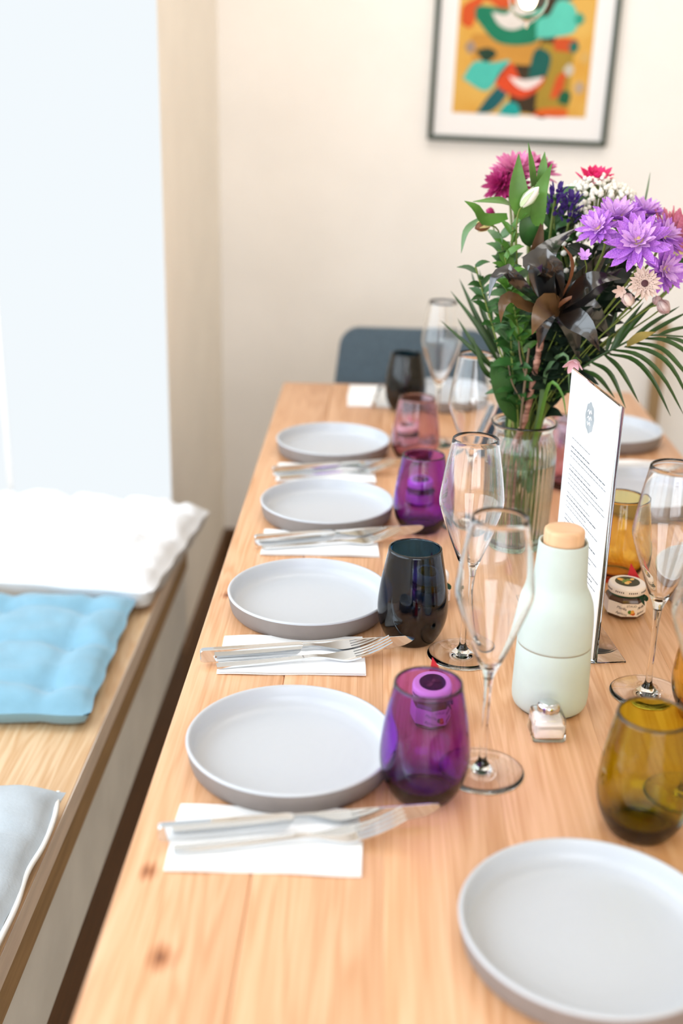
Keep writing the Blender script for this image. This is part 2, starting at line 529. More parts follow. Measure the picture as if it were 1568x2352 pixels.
# window beyond the bench: white frame, bright daylight behind a frosted pane
w1 = bpy.data.objects.new('window_1', None); COL.objects.link(w1); w1['kind'] = 'structure'; w1.location = (-0.5, 2.34, T)
w1['label'] = 'tall bright white window beyond the bench'
x0, x1 = XN + 0.5, XL + 0.5
obj('window_pane', box(x0, x1 - 0.0005, 0.0, 0.008, -0.30, 1.88), emis('frosted_daylight', (0.90, 0.955, 0.99), 0.80), w1)
obj('window_frame', box(x0, x1 - 0.101, 0.012, 0.03, -0.30, 1.88, 0.003), M['white_paint'], w1)
obj('window_mullion', box(-0.083, -0.071, -0.006, 0.0, -0.30, 1.88, 0.003), M['white_paint'], w1)
obj('window_sill', box(x0, x1, -0.02, 0.03, -0.34, -0.30, 0.003), M['white_paint'], w1)
struct('wall_niche', box(XN, XL, 2.305, 2.335, 0.0, 0.41), M['wall'])
# window over the bench (out of the picture, lights the table)
w2 = bpy.data.objects.new('window_2', None); COL.objects.link(w2); w2['kind'] = 'structure'; w2.location = (XN - 0.06, 0, 0)
for y in (-0.8, 0.21, 1.22, 2.23):
    obj('window_frame', box(-0.03, 0.03, y, y + 0.045, 0.80, 2.30, 0.004), M['white_paint'], w2)
for z in (0.80, 2.26):
    obj('window_rail', box(-0.03, 0.03, -0.755, 2.23, z, z + 0.04, 0.004), M['white_paint'], w2)

# ------------------------------------------------------------------ table
t = thing('dining_table', 'long narrow oak dining table laid for a meal', 'table', (0.3755, 1.25, -0.75))
NPL = 7
for i in range(NPL):
    a, b = 0.0 + 0.751 * i / NPL, 0.751 * (i + 1) / NPL
    o = obj('plank', box(a - 0.3755 + (0 if i == 0 else 0.00004), b - 0.3755 - 0.00004, 0.12 - 1.25, 2.459 - 1.25, 0.712, 0.75, 0.0034 if i in (0, NPL - 1) else 0.00025, 2), M['table'], t)
for x in (0.16, 0.591):
    for y in (0.35, 2.10):
        obj('leg', box(x - 0.3755 - 0.03, x - 0.3755 + 0.03, y - 1.25 - 0.03, y - 1.25 + 0.03, 0.0, 0.70, 0.004), M['table_dark'], t)
obj('apron', box(-0.22, 0.22, -0.91, 0.86, 0.66, 0.712, 0.003), M['table_dark'], t)

# ------------------------------------------------------------------ bench
t = thing('wall_bench_seat', 'built-in bench with oak seat, brown apron and grey front panel', 'bench', (-0.49, 1.0, -0.75))
bx, by = -0.49, 1.0
for i, (a, b) in enumerate(((-0.795, -0.6), (-0.6, -0.395), (-0.395, -0.188))):
    obj('seat_plank', box(a - bx, b - bx - 0.0003, -0.9 - by, 2.30 - by, 0.434, 0.470, 0.0015), M['bench'], t)
obj('edge_strip', box(-0.188 - bx, -0.1865 - bx, -0.9 - by, 2.30 - by, 0.434, 0.4685), M['bench_edge'], t)
obj('apron', box(-0.215 - bx, -0.193 - bx, -0.9 - by, 2.295 - by, 0.376, 0.434), M['bench_apron'], t)
obj('front_panel', box(-0.215 - bx, -0.198 - bx, -0.9 - by, 2.295 - by, 0.22, 0.376), M['bench_panel'], t)
obj('plinth', box(-0.26 - bx, -0.207 - bx, -0.9 - by, 2.295 - by, 0.0, 0.22), M['trim'], t)
obj('end_panel', box(-0.79 - bx, -0.215 - bx, 2.27 - by, 2.29 - by, 0.0, 0.434), M['bench_apron'], t)

# ------------------------------------------------------------------ cushions
def cushion_mesh(sx, sy, th, nx=3, ny=3, seed=1, n=46, tuft=0.75):
    rnd = random.Random(seed)
    ph = [rnd.uniform(0, 6.28) for _ in range(8)]
    V, F = [], []
    tc = [((i + 0.5) / nx, (j + 0.5) / ny) for i in range(nx) for j in range(ny)]
    def h(u, v):
        e = min(u, 1 - u); g = min(v, 1 - v)
        edge = (1 - (1 - min(1, e / 0.16)) ** 2.4) * (1 - (1 - min(1, g / 0.16)) ** 2.4)
        edge = max(edge, 0) ** 0.6
        d = 0
        for (a, b) in tc:
            q = ((u - a) * sx) ** 2 + ((v - b) * sy) ** 2
            d = max(d, math.exp(-q / (0.028 ** 2)))
        seam = 0
        for i in range(1, nx * 2, 2): seam = max(seam, 0.35 * math.exp(-((u - i / (2 * nx)) * sx / 0.012) ** 2))
        for i in range(1, ny * 2, 2): seam = max(seam, 0.35 * math.exp(-((v - i / (2 * ny)) * sy / 0.012) ** 2))
        wr = 0.05 * math.sin(31 * u + 9 * v + ph[0]) + 0.04 * math.sin(-17 * u + 37 * v + ph[1]) + 0.03 * math.sin(61 * u + 43 * v + ph[2])
        return edge * (1 - tuft * d) * (1 - seam) * (1 + wr * 0.9)
    for side in (1, -1):
        for j in range(n + 1):
            for i in range(n + 1):
                u, v = i / n, j / n
                x = (u - 0.5) * sx; y = (v - 0.5) * sy
                rip = 0.0022 * math.sin(27 * v + ph[3]) * (abs(u - 0.5) * 2) ** 6 * (1 if u > 0.5 else -1)
                rip2 = 0.0020 * math.sin(23 * u + ph[4]) * (abs(v - 0.5) * 2) ** 6 * (1 if v > 0.5 else -1)
                hh = h(u, v)
                z = th * (0.5 + 0.5 * hh) if side == 1 else th * (0.5 - 0.5 * (hh ** 0.3 if hh > 0 else 0))
                if side == -1: z = max(0.0, min(z, th * 0.5))
                V.append((x + rip, y + rip2, z))
    m = (n + 1) ** 2
    for j in range(n):
        for i in range(n):
            a = j * (n + 1) + i
            F.append((a, a + 1, a + n + 2, a + n + 1))
            F.append((m + a, m + a + n + 1, m + a + n + 2, m + a + 1))
    rim = [i for i in range(n + 1)] + [j * (n + 1) + n for j in range(1, n + 1)] + [n * (n + 1) + i for i in range(n - 1, -1, -1)] + [j * (n + 1) for j in range(n - 1, 0, -1)]
    for k in range(len(rim)):
        a, b = rim[k], rim[(k + 1) % len(rim)]
        F.append((b, a, m + a, m + b))
    return mesh(V, F, True, 70), tc

def cushion(name, label, loc, rot, sx, sy, th, m, nx=3, ny=3, seed=1, tuft=0.75, piping=False):
    t = thing(name, label, 'cushion', loc, rot)
    me, tc = cushion_mesh(sx, sy, th, nx, ny, seed, tuft=tuft)
    obj('cover', me, m, t)
    for (a, b) in tc:
        o = obj('tuft_button', lathe([(0, 0), (0.004, 0.0), (0.0052, 0.0012), (0.004, 0.0028), (0, 0.0034)], 12), m, t)
        o.location = ((a - 0.5) * sx, (b - 0.5) * sy, th * (0.5 + 0.5 * (1 - tuft)) * 0.93)
    if piping:
        c = [(sx / 2 + 0.001 - (0.008 if k in (0, 8) else 0) + 0.002 * math.sin(2.2 * k), -sy / 2 + sy * k / 8, th * 0.5 + 0.002 * math.sin(3 * k)) for k in range(9)]
        obj('piping', tube(c, 0.0034, 8, 40), M['piping'], t)
    return t
cushion('seat_cushion', 'sky blue tufted seat cushion on the bench', (-0.418, 1.655, -0.280), 0.03, 0.42, 0.40, 0.050, M['blue_cloth'], 3, 3, 2, 0.9)
cushion('seat_cushion', 'plump white tufted cushion by the bright window', (-0.392, 2.085, -0.280), -0.10, 0.46, 0.42, 0.085, M['white_cloth'], 4, 3, 5, 0.35)
cushion('seat_cushion', 'pale grey linen cushion with frayed white piping nearest the camera', (-0.40, 1.045, -0.280), 0.0, 0.43, 0.44, 0.055, M['grey_cloth'], 2, 2, 9, 0.55, True)

# ------------------------------------------------------------------ plates
def plate_meshes():
    out = lathe([(0, 0.0), (0.085, 0.0), (0.0925, 0.0008), (0.0955, 0.004), (0.0972, 0.010), (0.0990, 0.0200), (0.0996, 0.0240)], 96, sharp=60)
    inn = lathe([(0.0996, 0.0240), (0.0999, 0.0252), (0.0992, 0.0262), (0.0978, 0.0266), (0.0964, 0.0260), (0.0957, 0.0246),
                 (0.0945, 0.0170), (0.0930, 0.0118), (0.0900, 0.0082), (0.0850, 0.0064), (0.078, 0.0058), (0.05, 0.0056), (0.02, 0.0057), (0, 0.0058)], 96, sharp=60)
    return out, inn
pt = thing('dinner_plate', 'pale straight-sided plate beside the nearest purple glass', 'plate', (0.1265, 0.962, 0), 0, 'stoneware plates laid on the table')
po, pi = plate_meshes()
obj('outer_wall', po, M['plate_out'], pt)
obj('glazed_well', pi, M['glaze'], pt)
for lab, x, y in (
    ('pale straight-sided plate beside the dark petrol blue glass', 0.1234, 1.3045),
    ('pale straight-sided plate beside the second purple glass, further from the camera', 0.1308, 1.636),
    ('pale straight-sided plate furthest along the window side, by the mauve glass', 0.1272, 1.9586),
    ('largest-looking pale plate in the corner below the olive glass', 0.3702, 0.7174),
    ('pale plate standing behind the upright menu, far across the table', 0.630, 2.085),
    ('pale plate seen through the amber glass and the flute across the table', 0.627, 1.745),
    ('pale plate cut by the picture edge behind the apricot jam jar', 0.665, 1.400),
    ('pale plate at the head of the table in front of the slate chair', 0.345, 2.330)):
    copy_tree(pt, (x, y, 0), 0, lab)

# ------------------------------------------------------------------ stemless glasses
def tumbler_mesh(h=0.114, rim=0.0305, mx=0.041):
    out = [(0, 0.0012), (0.018, 0.0008), (0.0250, 0.0), (0.0275, 0.0010), (0.0305, 0.0050), (0.0350, 0.0130), (0.0390, 0.0240), (mx, 0.0370),
           (mx * 0.995, 0.0500), (mx * 0.955, 0.0650), (mx * 0.90, 0.0800), (mx * 0.83, 0.0950), (rim + 0.0012, 0.1070), (rim, h)]
    inn = [(rim - 0.0012, h + 0.0003), (rim - 0.0018, h - 0.0012), (mx * 0.83 - 0.0022, 0.0950), (mx * 0.90 - 0.0022, 0.0800), (mx * 0.955 - 0.0022, 0.0650), (mx * 0.995 - 0.0022, 0.0500),
           (mx - 0.0024, 0.0370), (0.0363, 0.0250), (0.0315, 0.0155), (0.0250, 0.0105), (0.014, 0.0080), (0, 0.0072)]
    return lathe(prof_smooth(out, 34) + prof_smooth(inn, 30), 64, sharp=75)
TM = tumbler_mesh()
def tumbler(label, x, y, m, rot=0.0):
    t = thing('stemless_glass', label, 'glass', (x, y, 0), rot, 'coloured stemless glasses')
    obj('glass_body', TM.copy(), m, t)
    return t
tumbler('clear purple stemless glass beside the nearest plate and first napkin', 0.251, 0.914, M['g_purple'])
tumbler('dark petrol blue stemless glass with a jam jar seen behind', 0.248, 1.232, M['g_petrol'])
tumbler('smaller-looking purple stemless glass beyond the petrol blue one', 0.270, 1.592, M['g_violet'])
tumbler('pale mauve stemless glass with a red-tagged jar behind', 0.270, 1.918, M['g_mauve'])
tumbler('nearly black teal stemless glass in front of the slate chair', 0.259, 2.262, M['g_black'])
tumbler('olive green stemless glass above the corner plate', 0.440, 0.872, M['g_olive'])
tumbler('golden amber stemless glass behind the apricot jam jar', 0.522, 1.437, M['g_amber'])
tumbler('brown amber stemless glass cut by the picture edge', 0.553, 1.075, M['g_amber'])
tumbler('mauve stemless glass between the flower vase and the menu', 0.512, 1.810, M['g_mauve'])

# ------------------------------------------------------------------ champagne flutes
def flute_meshes():
    # outer and inner wall share the seam rings, so bowl, stem and foot close into one glass body
    bowl_o = prof_smooth([(0.0046, 0.100), (0.0070, 0.108), (0.0125, 0.120), (0.0215, 0.143), (0.0300, 0.166), (0.0345, 0.180), (0.0355, 0.187), (0.0350, 0.194), (0.0322, 0.215), (0.0285, 0.237), (0.0248, 0.257)], 44)
    bowl_i = prof_smooth([(0.0241, 0.2573), (0.0238, 0.2565), (0.0276, 0.237), (0.0313, 0.215), (0.0340, 0.194), (0.0345, 0.187), (0.0335, 0.180), (0.0289, 0.166), (0.0202, 0.143), (0.0108, 0.121), (0.0045, 0.1125), (0, 0.1105)], 44)
    bowl = lathe(bowl_o + bowl_i, 56, sharp=80)
    stem = lathe(prof_smooth([(0.0068, 0.0085), (0.0046, 0.0125), (0.0036, 0.020), (0.0033, 0.050), (0.0035, 0.080), (0.0046, 0.100)], 26), 24, sharp=80)
    foot = lathe([(0, 0.0004), (0.030, 0.0003), (0.0388, 0.0), (0.0398, 0.0006), (0.0400, 0.0011), (0.0396, 0.0016), (0.036, 0.0021), (0.024, 0.0031), (0.014, 0.0048), (0.0092, 0.0066), (0.0068, 0.0085)], 56, sharp=80)
    return bowl, stem, foot
FB, FS, FF = flute_meshes()
def flute(label, x, y):
    t = thing('champagne_flute', label, 'flute', (x, y, 0), 0, 'clear champagne flutes on the table')
    obj('bowl', FB, M['clear'], t); obj('stem', FS, M['clear'], t); obj('foot', FF, M['clear'], t)
flute('empty clear flute standing behind the nearest purple glass', 0.308, 0.953)
flute('empty clear flute standing between the petrol blue glass and the vase', 0.305, 1.193)
flute('empty clear flute in front of the apricot jam jar', 0.499, 1.117)
flute('clear flute cut by the picture edge above the brown amber glass', 0.494, 0.922)
flute('blurred clear flute behind the second purple glass', 0.338, 1.615)
flute('furthest blurred clear flute rising before the slate chair', 0.312, 2.035)
flute('faint clear flute hidden behind the upright menu', 0.560, 2.180)

# ------------------------------------------------------------------ napkins and cutlery
def napkin_mesh(sx, sy, z0, th, seed, bend=1.0):
    rnd = random.Random(seed); p = [rnd.uniform(0, 6.28) for _ in range(3)]
    n, k = 24, 10
    V, F = [], []
    for s in (1, 0):
        for j in range(k + 1):
            for i in range(n + 1):
                u, v = i / n, j / k
                wz = 0.0006 * bend * (1 + math.sin(9 * u + p[0]) * (abs(v - 0.5) * 2) ** 2) + 0.0003 * math.sin(14 * u + 5 * v + p[1])
                V.append(((u - 0.5) * sx + 0.0012 * math.sin(5 * v + p[2]) * (u - 0.5), (v - 0.5) * sy + 0.0010 * math.sin(8 * u + p[0]) * (v - 0.5) * 2, z0 + max(0, wz) + th * s))
    m = (n + 1) * (k + 1)
    for j in range(k):
        for i in range(n):
            a = j * (n + 1) + i
            F.append((a, a + 1, a + n + 2, a + n + 1)); F.append((m + a, m + a + n + 1, m + a + n + 2, m + a + 1))
    rim = [i for i in range(n + 1)] + [j * (n + 1) + n for j in range(1, k + 1)] + [k * (n + 1) + i for i in range(n - 1, -1, -1)] + [j * (n + 1) for j in range(k - 1, 0, -1)]
    for q in range(len(rim)):
        a, b = rim[q], rim[(q + 1) % len(rim)]
        F.append((b, a, m + a, m + b))
    return mesh(V, F, True, 50)
def napkin(label, x, y, rot, sx=0.163, sy=0.090, seed=1):
    t = thing('paper_napkin', label, 'napkin', (x, y, 0), rot, 'folded white paper napkins')
    obj('lower_fold', napkin_mesh(sx, sy, 0.0002, 0.0011, seed), M['paper'], t)
    obj('upper_fold', napkin_mesh(sx - 0.0015, sy - 0.0015, 0.0020, 0.0011, seed + 0), M['paper'], t)
napkin('folded white napkin under the cutlery nearest the camera', 0.1155, 0.8325, 0.012, seed=1)
napkin('folded white napkin in front of the petrol blue glass plate', 0.1125, 1.174, 0.045, seed=2)
napkin('folded white napkin in front of the third plate along the window side', 0.127, 1.518, 0.035, seed=3)
napkin('folded white napkin in front of the furthest window-side plate', 0.121, 1.832, 0.04, seed=4)
napkin('small blurred white napkin at the head of the table', 0.188, 2.352, 1.57, 0.165, 0.090, seed=5)
napkin('white napkin showing only a corner beside the olive glass', 0.552, 0.862, 0.0, 0.140, 0.030, seed=6)
napkin('blurred white napkin across the table between two far plates', 0.630, 1.915, 0.0, 0.15, 0.075, seed=7)

def extrude_outline(pts, th, bev=0.0006):
    """outline in (length, height) -> slab of thickness th (in y)"""
    bm = bmesh.new()
    a = [bm.verts.new((x, -th / 2, z)) for x, z in pts]
    f = bm.faces.new(a)
    r = bmesh.ops.extrude_face_region(bm, geom=[f])
    for v in r['geom']:
        if isinstance(v, bmesh.types.BMVert): v.co.y += th
    if bev: bmesh.ops.bevel(bm, geom=list(bm.edges), offset=bev, segments=1, affect='EDGES', clamp_overlap=True)
    return bm_mesh(bm, True, 30)
def knife_meshes():
    h = [(0.0, 0.0022), (0.0015, 0.0008), (0.004, 0.0), (0.060, 0.0012), (0.108, 0.0030), (0.112, 0.0060), (0.116, 0.0150), (0.110, 0.0160), (0.004, 0.0158), (0.0015, 0.0150), (0.0, 0.0136)]
    b = [(0.110, 0.0150), (0.112, 0.0058), (0.118, 0.0048), (0.128, 0.0052), (0.138, 0.0042), (0.150, 0.0016), (0.165, 0.0001), (0.190, 0.0), (0.215, 0.0012), (0.232, 0.0046), (0.240, 0.0084), (0.2440, 0.0118), (0.2445, 0.0142), (0.2425, 0.0160), (0.236, 0.0166), (0.18, 0.0166), (0.116, 0.0160)]
    return extrude_outline(h, 0.0075, 0.0008), extrude_outline(b, 0.0018, 0.0004)
KH, KB = knife_meshes()
def fork_meshes():
    n = 30
    V, F = [], []
    def zc(u):            # side curve of the fork
        x = u * 0.196
        if x < 0.11: return 0.0014 + 0.0030 * (x / 0.11) ** 2
        if x < 0.145: return 0.0044 - 0.0028 * math.sin((x - 0.11) / 0.035 * math.pi / 2)
        q = (x - 0.145) / 0.051
        return 0.0016 + 0.0175 * q ** 1.7
    def hw(u):
        x = u * 0.196
        if x < 0.09: return 0.0052 - 0.0016 * x / 0.09
        if x < 0.118: return 0.0036 - 0.0004 * (x - 0.09) / 0.028
        return 0.0032 + 0.0080 * min(1, (x - 0.118) / 0.024) ** 1.3
    for i in range(n + 1):
        u = 0.79 * i / n
        for s, zz in ((-1, 0), (1, 0), (1, 1), (-1, 1)):
            V.append((u * 0.196, s * hw(u), zc(u) + 0.0022 * zz))
    for i in range(n):
        a = i * 4
        for k in range(4):
            j = (k + 1) % 4
            F.append((a + k, a + 4 + k, a + 4 + j, a + j))
    F.append((0, 1, 2, 3)); e = n * 4; F.append((e + 3, e + 2, e + 1, e))
    body = mesh(V, F, True, 40)
    V, F = [], []
    m = 10
    for i in range(m + 1):
        u = 0.78 + 0.22 * i / m
        wv = 0.0019 * (1 - 0.45 * (i / m) ** 3)
        for s, zz in ((-1, 0), (1, 0), (1, 1), (-1, 1)):
            V.append((u * 0.196, s * wv, zc(u) + (0.0022 - 0.0008 * i / m) * zz))
    for i in range(m):
        a = i * 4
        for k in range(4):
            j = (k + 1) % 4
            F.append((a + k, a + 4 + k, a + 4 + j, a + j))
    F.append((0, 1, 2, 3)); e = m * 4; F.append((e + 3, e + 2, e + 1, e))
    return body, mesh(V, F, True, 40)
FKB, FKT = fork_meshes()
def knife(label, x, y, rot, z=0.0040):
    t = thing('table_knife', label, 'knife', (x, y, z), rot, 'polished steel knives')
    obj('handle', KH, M['steel'], t); obj('blade', KB, M['steel'], t)
def fork(label, x, y, rot, z=0.0040):
    t = thing('table_fork', label, 'fork', (x, y, z), rot, 'polished steel forks')
    obj('handle', FKB, M['steel'], t)
    for k in range(4):
        o = obj('tine', FKT, M['steel'], t); o.location = (0, -0.0087 + 0.0058 * k, 0)
def setting(where, kx, ky, ka, fx, fy, fa):
    knife('steel knife standing on edge on ' + where, kx, ky, ka)
    fork('steel fork with upturned tines on ' + where, fx, fy, fa)
setting('the napkin nearest the camera', 0.024, 0.822, 0.190, 0.040, 0.806, 0.205)
setting('the napkin before the petrol blue glass', 0.012, 1.146, 0.215, 0.032, 1.133, 0.235)
setting('the third napkin along the window side', 0.036, 1.496, 0.250, 0.048, 1.482, 0.255)
setting('the furthest window-side napkin', 0.034, 1.804, 0.300, 0.046, 1.788, 0.300)
knife('steel knife lying towards the slate chair at the table head', 0.196, 2.255, 1.45)
fork('steel fork on the blurred napkin across the table', 0.56, 1.905, 0.10)

# ------------------------------------------------------------------ jam jars
def jar(label, x, y, rot, fruit=('#E8A24A', '#F0C070', '#6E8A3A'), jamc=None, text=True):
    t = thing('jam_jar', label, 'jar', (x, y, 0), rot, 'mini jam jars with red tags')
    s8 = math.cos(math.pi / 8)
    body = lathe([(0, 0), (0.0205, 0.0), (0.0232, 0.0018), (0.0252, 0.0050), (0.0252, 0.0235), (0.0240, 0.0265), (0.0215, 0.0285), (0.0205, 0.0300), (0.0205, 0.0335), (0, 0.0335)], 8, half=0.5, sharp=20)
    obj('jar_body', body, M['jam'], t)
    V, F = [], []                  # paper label wrapped around five of the eight faces
    R0 = 0.02535
    for i in range(3, 9):
        a = 2 * math.pi * (i + 0.5) / 8
        for z in (0.0060, 0.0228): V.append((R0 * math.cos(a), R0 * math.sin(a), z))
        for z in (0.0060, 0.0228): V.append(((R0 + 0.0003) * math.cos(a), (R0 + 0.0003) * math.sin(a), z))
    for i in range(5):
        a = i * 4
        F.append((a + 2, a + 6, a + 7, a + 3)); F.append((a, a + 1, a + 5, a + 4)); F.append((a + 1, a + 3, a + 7, a + 5)); F.append((a, a + 4, a + 6, a + 2))
    lb = obj('paper_label', mesh(V, F, True, 20), M['label'], t)
    lid = obj('lid', lathe([(0, 0.0310), (0.0205, 0.0310), (0.0222, 0.0316), (0.0229, 0.0335), (0.0229, 0.0390), (0.0222, 0.0412), (0.0205, 0.0423), (0.0190, 0.0424), (0, 0.0424)], 40, sharp=40), M['lid'], t)
    # printed fruit disc on the lid
    disc = obj('lid_print', lathe([(0, 0.04245), (0.0150, 0.04245), (0.0150, 0.04275), (0, 0.04275)], 30, sharp=30), mat('lid_print_dark', '#1E2416', 0.5), lid)
    rnd = random.Random(int(x * 1000))
    for k in range(9):
        a, r = rnd.uniform(0, 6.28), rnd.uniform(0.002, 0.0108)
        o = obj('printed_fruit', lathe([(0, 0), (0.0036, 0), (0.0036, 0.0002), (0, 0.0002)], 12, sharp=30), M.setdefault('fruit' + fruit[k % 3], mat('fruit' + fruit[k % 3], fruit[k % 3], 0.5)), lid)
        o.location = (r * math.cos(a), r * math.sin(a), 0.04276 + 0.00003 * k); o.scale = (1.0, rnd.uniform(0.5, 0.9), 1); o.rotation_euler = (0, 0, a)
    obj('ribbon_band', lathe([(0.0208, 0.0290), (0.0214, 0.0290), (0.0214, 0.0313), (0.0208, 0.0313)], 32, closed=True, sharp=30), M['ribbon'], t)
    bw = thing_part('ribbon_bow', t, (0.0150, -0.0175, 0.0300), -0.75)
    for s in (-1, 1):
        pts = [(0, 0, 0), (s * 0.004, -0.003, 0.0035), (s * 0.008, -0.0035, 0.002), (s * 0.007, -0.003, -0.0015), (s * 0.002, -0.001, 0.0)]
        obj('bow_loop', leaf(pts, 0.004, (0, -1, 0.2), 0.05, 9, shape='strap', thick=0.0003), M['ribbon'], bw)
        obj('bow_tail', leaf([(0, -0.001, 0), (s * 0.003, -0.003, -0.004), (s * 0.006, -0.003, -0.009)], 0.0035, (0, -1, 0.2), 0.05, 6, shape='strap', thick=0.0003), M['ribbon'], bw)
    obj('knot', lathe([(0, -0.002), (0.0018, -0.0012), (0.0022, 0), (0.0018, 0.0012), (0, 0.002)], 10), M['ribbon'], bw)
    # red pointed paper tag behind the lid
    V = [(-0.010, 0, 0.010), (0.012, 0, 0.010), (0.012, 0, 0.034), (-0.004, 0, 0.058)]
    Vb = [(a, 0.0006, c) for a, b, c in V]
    tg = obj('red_tag', mesh(V + Vb, [(0, 1, 2, 3), (7, 6, 5, 4), (0, 4, 5, 1), (1, 5, 6, 2), (2, 6, 7, 3), (3, 7, 4, 0)], False), M['red'], t)
    tg.location = (0.0135, 0.0262, -0.002); tg.rotation_euler = (0, 0, -0.25)
    if text:
        for body_, sz, ang, z, sh in (('Marille', 0.0050, -0.42, 0.0170, 0.35), ('Apricot', 0.0050, -0.42, 0.0100, 0.35), ('STAUD', 0.0040, 0.08, 0.0195, 0.0), ('Marille', 0.0050, 0.60, 0.0170, 0.35), ('Apricot', 0.0050, 0.60, 0.0100, 0.35)):
            me = text_mesh(body_, sz, sh)
            o = obj('label_lettering', me, M['ink'], lb)
            k = round((ang) / (math.pi / 4)); fa = k * math.pi / 4
            a = -math.pi / 2 + fa
            off = math.tan(ang - fa) * 0.0237
            ap = R0 * s8 + 0.00036
            nrm = Vector((math.cos(a), math.sin(a), 0)); tan = Vector((-math.sin(a), math.cos(a), 0))
            o.location = nrm * ap + tan * off + Vector((0, 0, z))
            o.rotation_euler = (math.pi / 2, 0, a + math.pi / 2)
        for k, (dx, dz, c) in enumerate(((0.0, 0.0105, '#D98A2E'), (0.0022, 0.0098, '#C2541E'), (-0.0022, 0.0120, '#4E7A2C'), (0.0012, 0.0122, '#E0A040'))):
            o = obj('label_print', lathe([(0, 0), (0.0024, 0), (0.0024, 0.0002), (0, 0.0002)], 12, sharp=30), M.setdefault('fruit' + c, mat('fruit' + c, c, 0.6)), lb)
            o.location = (0.0022 + dx, -(R0 * s8 + 0.00036 + 0.00004 * k), dz); o.rotation_euler = (math.pi / 2, 0, 0)
        n = 30
        for i in range(n):          # fine lettering round the rim of the lid
            if i % 7 in (5, 6): continue
            a = -math.pi + math.pi * i / n
            o = obj('lid_lettering', LETTER, M['ink'], lid)
            o.location = (0.02300 * math.cos(a), 0.02300 * math.sin(a), 0.0362); o.rotation_euler = (0, 0, a + math.pi / 2)
    return t
def thing_part(name, parent, loc, rz):
    me = bpy.data.meshes.new('m')
    o = bpy.data.objects.new(name, None); COL.objects.link(o); o.parent = parent; o.location = loc; o.rotation_euler = (0, 0, rz); o.empty_display_size = 0.01
    return o
LETTER = box(-0.0006, 0.0006, -0.00012, 0.00012, -0.0010, 0.0010)
jar('apricot jam jar with cream lid, green ribbon and red tag beside the menu', 0.514, 1.322, 0.05)
jar('jam jar with dark fruit lid behind the nearest purple glass', 0.264, 1.046, 0.35, ('#3A2A20', '#5A4A3C', '#2A2018'), text=True)
jar('jam jar standing behind the petrol blue glass', 0.273, 1.334, 0.2, ('#3A2A20', '#5A4A3C', '#2A2018'), text=False)
jar('jam jar standing behind the second purple glass', 0.271, 1.697, 0.2, ('#8A3A2A', '#B05A3C', '#5A2018'), text=False)
jar('jam jar standing behind the pale mauve glass', 0.254, 2.002, 0.2, ('#8A3A2A', '#B05A3C', '#5A2018'), text=False)

# ------------------------------------------------------------------ pepper mill
t = thing('pepper_mill', 'pale green bottle-shaped mill with a round beech cap', 'mill', (0.389, 1.086, 0))
obj('foot_ring', lathe([(0, 0), (0.0325, 0), (0.0335, 0.0008), (0.0335, 0.003), (0, 0.003)], 64), M['mill_dark'], t)
obj('lower_body', lathe([(0.0310, 0.0015), (0.0345, 0.0022), (0.0372, 0.0048), (0.0388, 0.0090), (0.0395, 0.0150), (0.0395, 0.0250), (0.0390, 0.0500), (0.0384, 0.0720), (0.0378, 0.0733), (0, 0.0733)], 72, sharp=50), M['mill'], t)
obj('seam', lathe([(0, 0.0732), (0.0377, 0.0732), (0.0377, 0.0744), (0, 0.0744)], 72), M['seam'], t)
up = prof_smooth([(0.0383, 0.0752), (0.0381, 0.0850), (0.0376, 0.1000), (0.0368, 0.1110), (0.0350, 0.1210), (0.0316, 0.1300), (0.0284, 0.1365), (0.0270, 0.1430), (0.0264, 0.1550), (0.0255, 0.1720), (0.0249, 0.1835)], 50)
obj('upper_body', lathe([(0, 0.0743), (0.0376, 0.0743)] + up + [(0.0246, 0.1850), (0.0238, 0.1854), (0.0229, 0.1849), (0.0226, 0.1838), (0.0226, 0.1740), (0, 0.1740)], 72, sharp=50), M['mill'], t)
obj('wooden_cap', lathe([(0, 0.1745), (0.0202, 0.1745), (0.0203, 0.1955), (0.0198, 0.1976), (0.0184, 0.1988), (0.015, 0.1993), (0, 0.1996)], 56, sharp=50), M['beech'], t)

# ------------------------------------------------------------------ salt shaker
t = thing('salt_shaker', 'little square glass salt shaker with a domed steel cap', 'shaker', (0.378, 1.0225, 0), 0.07)
def square_shell(a, z0, z1, a_top, bev, zs):
    bm = bmesh.new()
    bmesh.ops.create_cube(bm, size=1)
    for v in bm.verts:
        k = a if v.co.z < 0 else a_top
        v.co = (v.co.x * 2 * k, v.co.y * 2 * k, z0 if v.co.z < 0 else z1)
    bmesh.ops.bevel(bm, geom=list(bm.edges), offset=bev, segments=3, profile=0.5, affect='EDGES')
    return bm
b1 = square_shell(0.0168, 0.0004, 0.0275, 0.0155, 0.0035, 0)
b2 = square_shell(0.0148, 0.0040, 0.0262, 0.0138, 0.0030, 0)
bmesh.ops.recalc_face_normals(b1, faces=b1.faces); bmesh.ops.recalc_face_normals(b2, faces=b2.faces)
bmesh.ops.reverse_faces(b2, faces=b2.faces)
me2 = bpy.data.meshes.new('m'); b2.to_mesh(me2); b2.free()
b1.from_mesh(me2)
me = bpy.data.meshes.new('m'); b1.to_mesh(me); b1.free()
me.polygons.foreach_set('use_smooth', [True] * len(me.polygons)); me.set_sharp_from_angle(angle=0.7)
obj('glass_body', me, M['clear'], t)
obj('salt_fill', box(-0.0143, 0.0143, -0.0143, 0.0143, 0.0046, 0.0200, 0.002), M['salt'], t)
obj('glass_neck', lathe([(0, 0.0276), (0.0085, 0.0276), (0.0085, 0.0300), (0, 0.0300)], 24), M['salt'], t)
